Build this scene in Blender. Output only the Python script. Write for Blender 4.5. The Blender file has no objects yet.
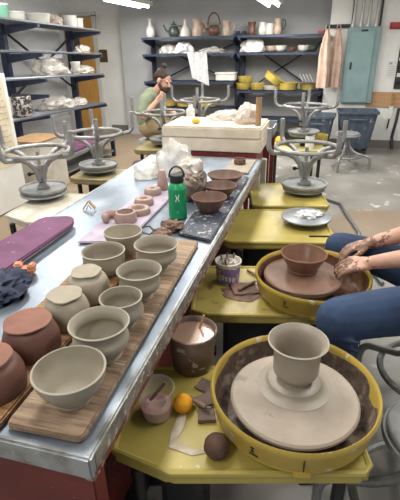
import bpy, bmesh, math, random
from mathutils import Vector, Matrix, noise
random.seed(7)
D = bpy.data; SC = bpy.context.scene; COL = SC.collection
PI = math.pi
def R(a): return math.radians(a)

# ------------------------------------------------------------------ materials
MATS = {}
def mat(name, c, rough=.6, metal=0., c2=None, scale=6., lo=.42, hi=.6, detail=5., bump=0., bscale=None, spots=None,
        spot_scale=40., spot_lo=.66, stretch=None, alpha=1., trans=0., spec=.5, coat=0., emit=None, estr=0., rough2=None):
    m = D.materials.new(name); m.use_nodes = True
    nt = m.node_tree; N = nt.nodes; L = nt.links
    b = N['Principled BSDF']
    def rgba(v): return (v[0], v[1], v[2], 1)
    b.inputs['Base Color'].default_value = rgba(c)
    b.inputs['Roughness'].default_value = rough
    b.inputs['Metallic'].default_value = metal
    b.inputs['Alpha'].default_value = alpha
    b.inputs['Transmission Weight'].default_value = trans
    b.inputs['Specular IOR Level'].default_value = spec
    b.inputs['Coat Weight'].default_value = coat
    if emit:
        b.inputs['Emission Color'].default_value = rgba(emit); b.inputs['Emission Strength'].default_value = estr
    tc = N.new('ShaderNodeTexCoord'); src = tc.outputs['Object']
    if stretch:
        mp = N.new('ShaderNodeMapping'); mp.inputs['Scale'].default_value = stretch
        L.new(src, mp.inputs['Vector']); src = mp.outputs['Vector']
    col = None
    def nz(sc, det):
        n = N.new('ShaderNodeTexNoise'); n.inputs['Scale'].default_value = sc; n.inputs['Detail'].default_value = det
        L.new(src, n.inputs['Vector']); return n
    def ramp(fac, a, z):
        r = N.new('ShaderNodeMapRange'); r.inputs['From Min'].default_value = a; r.inputs['From Max'].default_value = z
        L.new(fac, r.inputs['Value']); return r.outputs['Result']
    def mix(fac, a, z):
        x = N.new('ShaderNodeMix'); x.data_type = 'RGBA'
        L.new(fac, x.inputs['Factor'])
        if isinstance(a, tuple): x.inputs['A'].default_value = rgba(a)
        else: L.new(a, x.inputs['A'])
        x.inputs['B'].default_value = rgba(z); return x.outputs['Result']
    if c2:
        f = ramp(nz(scale, detail).outputs['Fac'], lo, hi)
        col = mix(f, tuple(c), c2)
        if rough2 is not None:
            rr = N.new('ShaderNodeMapRange'); rr.inputs['To Min'].default_value = rough; rr.inputs['To Max'].default_value = rough2
            L.new(f, rr.inputs['Value']); L.new(rr.outputs['Result'], b.inputs['Roughness'])
    if spots:
        f = ramp(nz(spot_scale, 3.).outputs['Fac'], spot_lo, spot_lo + .04)
        col = mix(f, col if col is not None else tuple(c), spots)
    if col is not None: L.new(col, b.inputs['Base Color'])
    if bump:
        n = nz(bscale or scale, 6.); bp = N.new('ShaderNodeBump'); bp.inputs['Strength'].default_value = bump
        bp.inputs['Distance'].default_value = .01
        L.new(n.outputs['Fac'], bp.inputs['Height']); L.new(bp.outputs['Normal'], b.inputs['Normal'])
    MATS[name] = m
    return m
M = MATS
def hx(r, g, b):
    f = lambda v: (v/255/12.92) if v/255 <= .04045 else ((v/255+.055)/1.055)**2.4
    return (f(r), f(g), f(b))

mat('steel', hx(134,144,156), .37, .75, hx(174,185,197), 5, .4, .66, bump=.05, bscale=60, spots=hx(215,218,220), spot_scale=55, spot_lo=.69, stretch=(1,.45,1), rough2=.5)
mat('steel_edge', hx(170,174,176), .38, .55, hx(135,132,122), 14, .45, .65, spots=hx(200,195,185), spot_scale=70, spot_lo=.68)
mat('red_paint', hx(112,42,36), .5, 0, hx(92,34,30), 5, spots=hx(190,170,160), spot_scale=45, spot_lo=.7)
mat('side_splash', hx(112,106,100), .55, .2, hx(146,140,132), 22, .42, .6, spots=hx(206,198,188), spot_scale=60, spot_lo=.62)
mat('red_splash', hx(110,55,48), .6, 0, hx(165,145,130), 26, .5, .62, spots=hx(205,195,185), spot_scale=60, spot_lo=.64)
mat('ware_wood', hx(168,143,117), .7, 0, hx(124,101,80), 6, .36, .62, bump=.35, bscale=10, stretch=(1.5,14,9), spots=hx(196,178,155), spot_scale=4, spot_lo=.66)
mat('ware_wood_orange', hx(176,134,88), .7, 0, hx(122,88,58), 6, .36, .62, bump=.35, bscale=10, stretch=(1.5,14,9), spots=hx(196,178,155), spot_scale=4, spot_lo=.66)
mat('clay_grey', hx(158,149,132), .6, 0, hx(145,136,119), 9, .35, .7, bump=.06, bscale=30)
mat('clay_grey_rough', hx(164,154,136), .75, 0, hx(148,137,119), 9, .35, .7, bump=.25, bscale=24)
mat('clay_wet', hx(158,148,133), .42, 0, hx(146,135,119), 9, .35, .7, bump=.04, bscale=20)
mat('clay_rim', hx(178,170,154), .6)
mat('clay_red', hx(106,70,57), .6, 0, hx(94,62,51), 8, .35, .7, bump=.08, bscale=20)
mat('clay_red_foot', hx(138,94,77), .75, 0, hx(122,82,67), 16, .35, .7, bump=.2, bscale=40)
mat('clay_brown', hx(112,84,70), .5, 0, hx(98,73,60), 8, .35, .7, bump=.06, bscale=20)
mat('clay_brown_wet', hx(128,92,74), .35, 0, hx(108,76,60), 10, .35, .7, bump=.06, bscale=20)
mat('clay_pink', hx(172,146,136), .8, 0, hx(152,127,117), 12, .35, .7, bump=.15, bscale=30)
mat('clay_block', hx(112,94,82), .6, 0, hx(92,76,66), 12, .35, .7, bump=.3, bscale=14)
mat('clay_chip', hx(128,100,86), .75, 0, hx(104,80,68), 30, bump=.5, bscale=30)
mat('dark_clay', hx(88,62,48), .75, 0, hx(74,52,40), 20, bump=.3, bscale=30)
mat('bat_slip', hx(166,153,138), .5, 0, hx(154,140,124), 10, .4, .62, bump=.12, bscale=20, spots=hx(138,126,114), spot_scale=16, spot_lo=.66)
mat('bat_brown', hx(126,96,79), .45, 0, hx(108,81,66), 8, .4, .62, bump=.05, bscale=20)
mat('slurry', hx(94,79,68), .45, 0, hx(140,124,108), 24, .5, .64, bump=1., bscale=28)
mat('slurry_brown', hx(98,68,52), .35, 0, hx(128,94,74), 14, .45, .62, bump=.7, bscale=28)
mat('slip_liquid', hx(170,140,120), .12, 0, hx(158,128,108), 4, spec=.6)
mat('yellow_pan', hx(194,166,74), .4, 0, hx(178,150,68), 5, .4, .65, spots=hx(206,196,172), spot_scale=20, spot_lo=.65)
mat('yellow_pan_clean', hx(184,162,70), .5, 0, hx(160,140,66), 5)
mat('yellow_tray', hx(178,161,82), .38, 0, hx(160,144,76), 4, .4, .66, spots=hx(205,200,170), spot_scale=26, spot_lo=.7)
mat('yellow_tray_dirty', hx(170,154,82), .4, 0, hx(140,118,72), 7, .5, .62, spots=hx(120,92,70), spot_scale=14, spot_lo=.62)
mat('yellow_tray_pale', hx(196,186,122), .45, 0, hx(182,170,112), 4, spots=hx(210,205,180), spot_scale=16, spot_lo=.66)
mat('olive_tray', hx(150,138,98), .5, 0, hx(136,122,86), 5)
mat('pale_tray', hx(206,202,188), .6, 0, hx(188,181,162), 5)
mat('dried_slip', hx(200,190,172), .7, 0, hx(176,160,130), 18, bump=.2)
mat('black_plastic', hx(30,31,34), .5)
mat('black_box', hx(24,25,28), .55, 0, hx(48,46,44), 9, .5, .7)
mat('navy', hx(42,50,70), .45, .2, hx(52,60,80), 8)
mat('navy_board', hx(58,63,76), .5, 0, hx(44,50,62), 6, .4, .6, spots=hx(168,160,155), spot_scale=48, spot_lo=.60)
mat('stool_metal', hx(152,152,151), .42, .4, hx(130,128,124), 14, .4, .65, spots=hx(190,188,182), spot_scale=50, spot_lo=.68)
mat('stool_seat', hx(138,140,140), .5, .25, hx(158,158,154), 10, .42, .62, spots=hx(120,112,100), spot_scale=30, spot_lo=.66)
mat('seat_pad', hx(196,190,176), .7, 0, hx(170,164,150), 12)
mat('wheel_grey', hx(150,156,158), .4, .5, hx(132,136,138), 8, .4, .65)
mat('green_bottle', hx(22,146,92), .38, .15, hx(18,138,86), 30)
mat('bottle_white', hx(225,235,230), .5)
mat('purple', hx(112,66,98), .7, 0, hx(98,54,84), 8, spots=hx(168,140,155), spot_scale=26, spot_lo=.66)
mat('lavender', hx(178,166,180), .8, 0, hx(162,150,164), 14, spots=hx(205,190,200), spot_scale=24, spot_lo=.62)
mat('slab_pale', hx(212,210,196), .7, 0, hx(196,192,176), 8)
mat('orange_foam', hx(214,148,116), .9, 0, hx(196,126,96), 20, bump=.4, bscale=60)
mat('navy_cloth', hx(58,64,84), .95, 0, hx(40,45,62), 22, bump=.5, bscale=60)
mat('sponge_orange', hx(224,160,30), .85, 0, hx(206,138,24), 16, bump=.3, bscale=60)
mat('sponge_yellow', hx(216,192,92), .9, 0, hx(198,172,76), 20, bump=.4, bscale=80)
mat('tool_wood', hx(176,140,100), .7, 0, hx(150,116,80), 9, stretch=(1,1,6))
mat('dirty_wood', hx(112,90,74), .7, 0, hx(140,120,102), 20)
mat('bucket', hx(128,108,98), .6, 0, hx(98,78,68), 8, .4, .62, spots=hx(186,172,160), spot_scale=18, spot_lo=.62)
mat('clear_plastic', hx(225,225,222), .12, 0, alpha=.25, spec=.6)
mat('clear_cup', hx(226,222,214), .15, 0, hx(196,182,170), 12, alpha=.2, spec=.6)
mat('pink_slip', hx(190,140,140), .55, 0, hx(204,168,160), 8)
mat('film', hx(224,220,212), .2, 0, hx(206,200,190), 8, alpha=.55, spec=.7, bump=.8, bscale=14)
mat('film_tan', hx(214,202,190), .25, 0, hx(200,184,168), 6, alpha=.7, spec=.7, bump=.5, bscale=16)
mat('film_grey', hx(138,118,105), .22, 0, hx(106,88,76), 7, .4, .64, spec=.7, bump=.7, bscale=18)
mat('white_plastic', hx(222,220,212), .5, 0, hx(206,202,192), 6)
mat('white_cloth', hx(208,208,206), .9, 0, hx(192,192,192), 12)
mat('yogurt_purple', hx(146,122,172), .5, 0, hx(120,104,168), 7, .42, .58, spots=hx(214,196,206), spot_scale=36, spot_lo=.6)
mat('yogurt_yellow', hx(206,196,140), .5, 0, hx(196,186,190), 30)
mat('plaster', hx(212,199,180), .85, 0, hx(192,176,154), 6, .38, .7, bump=.25, bscale=24, spots=hx(190,172,150), spot_scale=9, spot_lo=.68)
mat('white_paint', hx(206,202,190), .6, 0, hx(188,182,168), 8)
mat('cardboard', hx(164,130,94), .85, 0, hx(150,118,84), 12)
mat('wall_left', hx(196,197,197), .8, 0, hx(188,189,189), 2)
mat('wall_white', hx(234,233,228), .75, 0, hx(226,225,219), 2.5)
mat('wall_grey', hx(174,175,175), .8, 0, hx(168,169,169), 2)
mat('ceiling', hx(225,225,222), .9)
mat('concrete', hx(124,120,112), .4, 0, hx(152,148,142), 1.5, .36, .62, detail=9, bump=.06, bscale=12, spots=hx(192,187,178), spot_scale=4.5, spot_lo=.63, rough2=.6)
mat('clay_stain', hx(142,122,98), .5, 0, hx(152,134,110), 4)
mat('baseboard', hx(118,112,104), .6)
mat('door_wood', hx(206,152,78), .5, 0, hx(194,138,66), 5, stretch=(8,8,1))
mat('door_frame', hx(205,203,196), .5)
mat('glass_dark', hx(70,66,60), .2)
mat('brass', hx(120,100,70), .4, .7)
mat('panel_teal', hx(128,152,152), .5, .1, hx(120,145,145), 4)
mat('panel_teal_door', hx(136,160,160), .5, .1, hx(128,153,153), 4)
mat('dark_mark', hx(44,44,46), .6)
mat('conduit', hx(188,186,180), .5, .3)
mat('apron', hx(208,180,162), .9, 0, hx(192,160,140), 9, bump=.4, bscale=9)
mat('bin_navy', hx(78,88,100), .6, 0, hx(66,76,90), 5, spots=hx(180,184,184), spot_scale=9, spot_lo=.66, stretch=(3,3,1))
mat('board_tan', hx(190,150,112), .7, 0, hx(176,136,98), 5, stretch=(1,6,6))
mat('paper', hx(222,220,214), .8)
mat('paper_old', hx(224,214,188), .85, 0, hx(212,200,170), 5)
mat('ink', hx(150,112,92), .8)
mat('ink_dark', hx(70,66,64), .8)
mat('ink_blue', hx(150,160,190), .8)
mat('red_plastic', hx(170,58,52), .5)
mat('skin', hx(206,160,138), .5, 0, hx(196,148,126), 20)
mat('mud', hx(122,92,74), .5, 0, hx(140,108,90), 40, bump=.4, bscale=60)
mat('jeans', hx(44,64,94), .85, 0, hx(29,46,73), 6, .36, .66, bump=.3, bscale=7)
mat('jeans_seam', hx(70,92,128), .85)
mat('shirt_grey', hx(120,122,126), .9)
mat('hair_dark', hx(48,36,30), .7, 0, hx(66,50,40), 20)
mat('tshirt_green', hx(136,146,122), .9, 0, hx(122,132,108), 6, bump=.3, bscale=8)
mat('khaki', hx(160,142,108), .9, 0, hx(144,126,94), 6, bump=.3, bscale=8)
mat('eye', hx(40,34,30), .3)
mat('tube_light', hx(255,255,255), .4, emit=(1,.99,.96), estr=7)
mat('glaze_white', hx(214,212,204), .35, 0, hx(196,190,178), 14)
mat('glaze_dark', hx(58,66,58), .35, 0, hx(74,84,74), 14)
mat('glaze_brown', hx(112,78,62), .4, 0, hx(92,62,50), 14)
mat('glaze_tan', hx(190,170,150), .45, 0, hx(172,148,128), 14)
mat('jar_pattern', hx(60,58,62), .5, 0, hx(190,184,176), 26, .48, .54)
mat('rope_green', hx(120,176,150), .5)
mat('wire', hx(120,124,130), .4, .6)
mat('corrugated', hx(38,40,44), .5)

# ------------------------------------------------------------------ mesh builder
class MB:
    def __init__(s): s.bm = bmesh.new(); s.mats = []
    def _mi(s, m):
        if m is None: return 0
        if m not in s.mats: s.mats.append(m)
        return s.mats.index(m)
    def raw(s, verts, faces, mx=None, m=None):
        vs = [s.bm.verts.new((mx @ Vector(v)) if mx else v) for v in verts]
        mi = s._mi(m)
        for f in faces:
            try:
                q = s.bm.faces.new([vs[i] for i in f]); q.material_index = mi
            except ValueError: pass
        return vs
    def box(s, c, size, rot=0, bev=0., mx=None, m=None, seg=2):
        b = bmesh.new(); bmesh.ops.create_cube(b, size=1)
        for v in b.verts: v.co = Vector((v.co.x*size[0], v.co.y*size[1], v.co.z*size[2]))
        if bev: bmesh.ops.bevel(b, geom=b.edges[:], offset=bev, segments=seg, affect='EDGES')
        t = Matrix.Translation(c) @ Matrix.Rotation(rot, 4, 'Z')
        if mx: t = mx @ t
        s._merge(b, t, m)
        return s
    def _merge(s, b, t, m=None):
        b.verts.index_update()
        s.raw([v.co[:] for v in b.verts], [[v.index for v in f.verts] for f in b.faces], t, m); b.free()
    def prism(s, poly, z0, z1, bev=0., mx=None, m=None, seg=2):
        b = bmesh.new()
        lo = [b.verts.new((x, y, z0)) for x, y in poly]; hi = [b.verts.new((x, y, z1)) for x, y in poly]
        b.faces.new(hi); b.faces.new(lo[::-1]); n = len(poly)
        for i in range(n): b.faces.new((lo[i], lo[(i+1) % n], hi[(i+1) % n], hi[i]))
        if bev: bmesh.ops.bevel(b, geom=b.edges[:], offset=bev, segments=seg, affect='EDGES')
        s._merge(b, mx or Matrix(), m); return s
    def lathe(s, prof, seg=40, c=(0,0,0), mx=None, m=None, wob=0., sd=0, close=False):
        # prof [(r,z)], r may be 0 at the ends; wob adds a hand-made wobble
        verts = []; rows = []
        for k, (r, z) in enumerate(prof):
            if r < 1e-6:
                rows.append([len(verts)]); verts.append((c[0], c[1], c[2]+z)); continue
            row = []
            for i in range(seg):
                a = 2*PI*i/seg; rr = r
                if wob: rr = r*(1+wob*noise.noise((math.cos(a)*1.3+sd, math.sin(a)*1.3, z*12)))
                row.append(len(verts)); verts.append((c[0]+rr*math.cos(a), c[1]+rr*math.sin(a), c[2]+z + (wob*.25*r*noise.noise((math.cos(a)*2+sd*3, math.sin(a)*2, 5)) if wob else 0)))
            rows.append(row)
        faces = []
        def strip(a, b_):
            if len(a) == 1 and len(b_) == 1: return
            for i in range(seg):
                j = (i+1) % seg
                if len(a) == 1: faces.append((a[0], b_[j], b_[i]))
                elif len(b_) == 1: faces.append((a[i], a[j], b_[0]))
                else: faces.append((a[i], a[j], b_[j], b_[i]))
        for k in range(len(rows)-1): strip(rows[k], rows[k+1])
        if close: strip(rows[-1], rows[0])
        s.raw(verts, faces, mx, m); return s
    def tube(s, pts, r, seg=10, closed=False, mx=None, m=None, flat=1.):
        pts = [Vector(p) for p in pts]; n = len(pts)
        rs = r if isinstance(r, (list, tuple)) else [r]*n
        verts = []; up = None
        for i, p in enumerate(pts):
            a = pts[(i-1) % n] if (closed or i > 0) else p; b = pts[(i+1) % n] if (closed or i < n-1) else p
            t = (b-a).normalized()
            if up is None:
                up = Vector((0,0,1)) if abs(t.z) < .9 else Vector((0,1,0))
            u = (up - t*up.dot(t)); u = u.normalized() if u.length > 1e-5 else t.orthogonal().normalized()
            w = t.cross(u); up = u
            for k in range(seg):
                an = 2*PI*k/seg; verts.append(p + u*(rs[i]*math.sin(an)*flat) + w*(rs[i]*math.cos(an)))
        faces = []
        for i in range(n if closed else n-1):
            j = (i+1) % n
            for k in range(seg):
                l = (k+1) % seg; faces.append((i*seg+k, i*seg+l, j*seg+l, j*seg+k))
        if not closed:
            faces.append(tuple(range(seg))[::-1]); faces.append(tuple((n-1)*seg+k for k in range(seg)))
        s.raw([tuple(v) for v in verts], faces, mx, m); return s
    def ball(s, c, r, sub=3, amp=0., sc=3., sd=0., mx=None, m=None, rot=None, flatz=None):
        b = bmesh.new(); bmesh.ops.create_icosphere(b, subdivisions=sub, radius=1)
        rr = r if isinstance(r, (tuple, list)) else (r, r, r)
        for v in b.verts:
            d = v.co.normalized(); k = 1.
            if amp: k += amp*(noise.noise(d*sc+Vector((sd, sd*2, 0))) + .5*noise.noise(d*sc*2.3+Vector((sd, 3, 1))))
            v.co = Vector((d.x*rr[0]*k, d.y*rr[1]*k, d.z*rr[2]*k))
            if flatz is not None and v.co.z < flatz: v.co.z = flatz
        t = Matrix.Translation(c)
        if rot: t = t @ rot
        if mx: t = mx @ t
        s._merge(b, t, m); return s
    def mesh(s, name, m, angle=40):
        bm = s.bm
        bmesh.ops.recalc_face_normals(bm, faces=bm.faces[:])
        lim = R(angle)
        for f in bm.faces: f.smooth = True
        for e in bm.edges:
            if len(e.link_faces) == 2 and e.calc_face_angle(0) > lim: e.smooth = False
        me = D.meshes.new(name); bm.to_mesh(me); bm.free()
        if s.mats:
            for q in s.mats: me.materials.append(MATS[q])
        else: me.materials.append(MATS[m])
        return me
    def build(s, name, m, parent=None, loc=None, rz=0., label=None, angle=40):
        o = D.objects.new(name, s.mesh(name, m, angle)); COL.objects.link(o)
        if parent: o.parent = parent
        if loc is not None: o.location = loc
        if rz: o.rotation_euler.z = rz
        if label: o['label'] = label
        return o
def tag(o, label, cat, group=None):
    o['label'] = label; o['category'] = cat
    if group: o['group'] = group
    return o
def thing(name, label, cat, loc=(0,0,0), rz=0., group=None):
    o = D.objects.new(name, None); COL.objects.link(o); o.location = loc; o.rotation_euler.z = rz; o.empty_display_size = .05
    return tag(o, label, cat, group)
def structure(o): o['kind'] = 'structure'; return o
def copy_tree(o, loc, rz=0., label=None, group=None, parent=None):
    c = o.copy(); COL.objects.link(c)
    if parent: c.parent = parent
    else:
        c.location = loc; c.rotation_euler.z = rz
        if label: c['label'] = label
        if group: c['group'] = group
    for ch in list(o.children): copy_tree(ch, None, parent=c)
    return c

# ------------------------------------------------------------------ camera (room frame: +Y along the steel table, Z up)
F_PX = 430.; ROLL = -.017; PITCH = math.atan(202/430.); YAW = R(15.4687)
def _basis():
    fw = Vector((0, math.cos(PITCH), -math.sin(PITCH))); up = Vector((0, math.sin(PITCH), math.cos(PITCH))); r = Vector((1,0,0))
    a = math.atan(ROLL)
    ir = math.cos(a)*r + math.sin(a)*up; iu = -math.sin(a)*r + math.cos(a)*up
    m = Matrix.Rotation(YAW, 3, 'Z')
    return m @ ir, m @ iu, m @ fw
IR, IU, FW = _basis(); CAM = Vector((0,0,1.5))
def at(px, py, z=None, y=None, x=None):
    "a point of the room seen at a photo position, on a known shelf, wall or table"
    d = FW*F_PX + IR*(px-200) - IU*(py-250)
    t = (z-CAM.z)/d.z if z is not None else (y-CAM.y)/d.y if y is not None else (x-CAM.x)/d.x
    return CAM + d*t
cd = D.cameras.new('camera'); cam = D.objects.new('camera', cd); COL.objects.link(cam)
cd.sensor_fit = 'HORIZONTAL'; cd.sensor_width = 36; cd.lens = 36*F_PX/400; cd.clip_start = .02
mx = Matrix((IR, IU, -FW)).transposed().to_4x4(); mx.translation = CAM; cam.matrix_world = mx
SC.camera = cam
# ------------------------------------------------------------------ the setting
def floor_material():
    m = MATS['concrete']; nt = m.node_tree; N = nt.nodes; L = nt.links; b = N['Principled BSDF']
    old = b.inputs['Base Color'].links[0].from_socket
    tc = N.new('ShaderNodeTexCoord')
    n = N.new('ShaderNodeTexNoise'); n.inputs['Scale'].default_value = 1.6; n.inputs['Detail'].default_value = 6; L.new(tc.outputs['Object'], n.inputs['Vector'])
    def blot(c, rad, soft, col, amt, prev, sq=(1,1,0)):
        mp = N.new('ShaderNodeMapping'); mp.vector_type = 'POINT'; mp.inputs['Location'].default_value = (-c[0]*sq[0], -c[1]*sq[1], 0); mp.inputs['Scale'].default_value = sq
        L.new(tc.outputs['Object'], mp.inputs['Vector'])
        le = N.new('ShaderNodeVectorMath'); le.operation = 'LENGTH'; L.new(mp.outputs['Vector'], le.inputs[0])
        ad = N.new('ShaderNodeMath'); ad.operation = 'MULTIPLY_ADD'; ad.inputs[1].default_value = .9; L.new(n.outputs['Fac'], ad.inputs[0]); L.new(le.outputs['Value'], ad.inputs[2])
        r = N.new('ShaderNodeMapRange'); r.inputs['From Min'].default_value = rad+.45; r.inputs['From Max'].default_value = rad+.45+soft
        r.inputs['To Min'].default_value = amt; r.inputs['To Max'].default_value = 0; L.new(ad.outputs[0], r.inputs['Value'])
        x = N.new('ShaderNodeMix'); x.data_type = 'RGBA'; L.new(r.outputs['Result'], x.inputs['Factor']); L.new(prev, x.inputs['A']); x.inputs['B'].default_value = (*col, 1)
        return x.outputs['Result']
    o = blot((.75, 3.75), .62, .1, hx(140,120,96), .75, old)
    o = blot((-2.9, 4.6), 2.0, .5, hx(134,113,86), .85, o, (1,.6,0))
    o = blot((-2.6, 8.0), 1.0, .4, hx(140,122,98), .6, o, (.8,.7,0))
    L.new(o, b.inputs['Base Color'])
floor_material()
structure(MB().box((-1.2,3.8,-.05),(10,11,.1)).build('floor','concrete'))
structure(MB().box((-1.2,3.8,2.95),(10,11,.1)).build('ceiling','ceiling'))
structure(MB().box((-1.6,7.98,1.45),(4.0,.1,2.9)).build('wall_back','wall_grey'))
structure(MB().box((1.9,7.62,1.45),(3.8,.24,2.9)).build('wall_back_panel','wall_white'))
structure(MB().box((-4.45,8.3,1.45),(1.9,.2,2.9)).build('wall_door','wall_white'))
structure(MB().prism([(-3.6,8.2),(-3.5,8.14),(-3.3,7.94),(-3.3,8.2)],0,2.9).build('column_corner','wall_white'))
structure(MB().box((-4.12,3.3,1.45),(.14,6.72,2.9)).build('wall_left','wall_left'))
structure(MB().box((-4.78,6.6,1.45),(1.18,.12,2.9)).build('wall_alcove','wall_grey'))
structure(MB().box((-3.78,8.185,.06),(.56,.03,.12)).box((-5.2,8.185,.06),(.3,.03,.12)).build('baseboard_door','baseboard'))
structure(MB().box((-1.45,7.92,.06),(3.6,.03,.12)).build('baseboard_back','baseboard'))
structure(MB().box((1.9,7.485,.06),(3.78,.03,.12)).build('baseboard_panel','baseboard'))
# the yellow wood door in the white wall
dr = structure(MB().box((0,0,1.02),(.58,.05,2.04)).build('door_1','door_wood',loc=(-4.56,8.17,0)))
MB().box((-.335,0,1.04),(.07,.07,2.08)).box((.335,0,1.04),(.07,.07,2.08)).box((0,0,2.1),(.74,.07,.07)).build('door_frame','door_frame',dr)
MB().box((-.05,-.028,1.5),(.12,.012,.5)).build('pane','glass_dark',dr)
MB().box((-.2,-.035,.92),(.05,.02,.14)).tube([(-.2,-.05,.95),(-.2,-.08,.95),(-.1,-.085,.95)],.012).build('door_handle','brass',dr)

# fluorescent fixtures hung on thin rods, running along the room
lights = [(-2.76,6.42),(-.80,6.42),(-2.78,4.0),(-.82,3.9),(1.1,4.2),(-.9,1.6),(-2.8,1.7),(1.0,1.8),(-.9,-.6)]
def make_light(x, y):
    zl = (2.065 if x < -2 else 2.01) if y > 6 else 2.55
    t = thing('ceiling_light','white two-tube fluorescent light hung above the back shelves','light',(x,y,zl))
    MB().prism([(-.14,-.62),(.14,-.62),(.14,.62),(-.14,.62)],.03,.085,bev=.012).build('housing','white_plastic',t)
    for s in (-.065,.065):
        MB().tube([(s,-.6,.012),(s,.6,.012)],.017).build('tube','tube_light',t)
    for s in (-.45,.45):
        MB().tube([(0,s,.08),(0,s,2.9-zl)],.006,8).build('rod','wire',t)
    ld = D.lights.new('lamp','AREA'); ld.shape = 'RECTANGLE'; ld.size = .3; ld.size_y = 1.2; ld.energy = 46 if y > 6 else 27 if y < 3 else 46; ld.color = (1,.985,.95)
    lo = D.objects.new('lamp', ld); COL.objects.link(lo); lo.parent = t; lo.location = (0,0,-.02)
    return t
for i, (x, y) in enumerate(lights):
    t = make_light(x, y)
    t['label'] = ['white two-tube fluorescent light hung above the white corner by the door','white two-tube fluorescent light hung above the bare pots on the back shelf',
      'fluorescent light above the path left of the steel table','fluorescent light above the wedging table','fluorescent light above the open floor by the bins',
      'fluorescent light straight above the grey bowls','fluorescent light above the white cabinet','fluorescent light above the seated potter','fluorescent light nearest the photographer'][i]
w = D.worlds.new('world'); SC.world = w; w.use_nodes = True
w.node_tree.nodes['Background'].inputs['Color'].default_value = (.93,.96,1,1); w.node_tree.nodes['Background'].inputs['Strength'].default_value = .45
SC.view_settings.view_transform = 'Standard'; SC.view_settings.look = 'None'; SC.view_settings.gamma = 1; SC.view_settings.exposure = 0

# ------------------------------------------------------------------ the long steel table
t = thing('steel_table','long steel-topped worktable on a red wooden base, covered in pottery','table',(-.8215,1.84,0))
top = MB().box((0,0,.73),(.875,2.636,.04),bev=.006).build('tabletop','steel',t)
e = MB()
e.box((.430,0,.726),(.018,2.625,.052),bev=.005).box((-.425,0,.721),(.025,2.625,.062),bev=.006)
e.box((0,-1.312,.722),(.880,.016,.062),bev=.005).box((0,1.307,.722),(.83,.025,.062),bev=.006)
e.build('rim','steel_edge',t)
MB().box((.424,0,.69),(.022,2.62,.034),bev=.003).build('apron','red_splash',t)
MB().box((.4395,0,.727),(.002,2.60,.044)).build('edge_strip','side_splash',t)
MB().box((-.418,0,.672),(.03,2.6,.04),bev=.003).build('apron','red_splash',t)
MB().box((0,-1.298,.68),(.866,.022,.05),bev=.003).build('apron','red_paint',t)
MB().box((0,1.29,.672),(.8,.03,.04),bev=.003).build('apron','red_paint',t)
MB().box((-.07,.04,.352),(.70,2.36,.6),bev=.006).build('base','red_paint',t)
MB().box((0,-1.265,.33),(.84,.05,.65),bev=.004).build('end_panel','red_paint',t)
MB().box((-.02,.0,.03),(.7,2.36,.055)).build('plinth','black_box',t)

# wedging table of plaster behind it
t = thing('wedging_table','thick white plaster wedging slab on a red timber frame','table',(-.78,3.47,0))
MB().prism([(-.41,-.24),(.37,-.24),(.37,.26),(-.41,.26)],.775,.872,bev=.006).prism([(-.41,-.24),(.37,-.24),(.37,.26),(-.41,.26)],.871,.96,bev=.012).build('plaster_slab','plaster',t)
MB().box((-.02,0,.70),(.7,.46,.14),bev=.005).build('apron','red_paint',t)
for x in (-.35,.33):
    for y in (-.2,.22): MB().box((x,y,.315),(.07,.07,.63),bev=.005).build('leg','white_paint' if x > 0 else 'red_paint',t)
MB().box((-.02,0,.15),(.64,.42,.03)).build('lower_shelf','red_paint',t)
t = thing('cart','narrow dark red wheeled cart standing against the plaster table','cart',(-.53,4.15,0))
MB().box((0,0,.74),(.22,.5,.04),bev=.004).build('top','red_paint',t)
for x in (-.09,.09):
    for y in (-.22,.22): MB().box((x,y,.36),(.04,.04,.72)).build('leg','red_paint',t)
MB().box((0,-.22,.45),(.18,.02,.52)).build('panel','red_paint',t)

# ------------------------------------------------------------------ electric wheels with yellow tables
A12 = R(12)
def wheel_unit(label, fr, w=.605, d=.42, tray='yellow_tray', chamfer=0.05, name='pottery_wheel', head=None, rz=A12, z=.5, box=(.52,.55,.55)):
    "fr = front right corner of the table top (world); local x runs along the front edge, y to the back"
    t = thing(name,label,'pottery wheel',(fr[0],fr[1],0),rz)
    c = chamfer
    poly = [(-w+c*2.2,0),(-.02,0),(0,.02),(0,d-.02),(-.02,d),(-w+.02,d),(-w,d-.02),(-w,c)]
    b = MB().prism(poly,z-.055,z-.008,bev=.012)
    b.build('table_top',tray,t)
    # low moulded lip all round the table
    n = len(poly); pts = []
    for i in range(n): pts.append((poly[i][0]*.985-.004, poly[i][1]*.97+.006, z-.012))
    MB().tube(pts,.011,8,closed=True).build('lip',tray,t)
    for x in (-w+.07,-.06):
        for y in (.06,d-.06): MB().tube([(x,y,z-.05),(x,y,.02)],.019,10).box((x,y,.01),(.06,.06,.02)).build('leg','black_plastic',t)
    if box: MB().box((-w*box[0],d*.55,.3),(w*box[1],d*box[2],.29),bev=.02).build('motor_box','black_box',t)
    return t
W1 = wheel_unit('yellow pottery wheel nearest the photographer, with the pale slip-covered disc',(.225,.85),w=.70,d=.42,chamfer=.075,rz=R(14.5),box=(.72,.22,.5))
W2 = wheel_unit('yellow pottery wheel the potter in jeans is working at',(.205,1.585),w=.665,d=.44,tray='yellow_tray_dirty',chamfer=.03)
W3 = wheel_unit('yellow pottery wheel without a pan, bare grey disc under a crumpled rag',(.161,2.331),w=.64,d=.55,chamfer=.02)
W4 = wheel_unit('clean yellow pottery wheel right behind the bare grey disc, an upturned stool on it',(.12,2.955),w=.53,d=.56,chamfer=.02)
W5 = wheel_unit('pale yellow pottery wheel beyond the plaster table, cluttered with tubs and an upturned stool',(.097,4.767),d=.5,tray='yellow_tray_pale',chamfer=.02,box=None)
def loc_in(t, p):
    c, s = math.cos(t.rotation_euler.z), math.sin(t.rotation_euler.z); dx, dy = p[0]-t.location.x, p[1]-t.location.y
    return (c*dx+s*dy, -s*dx+c*dy)
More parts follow.
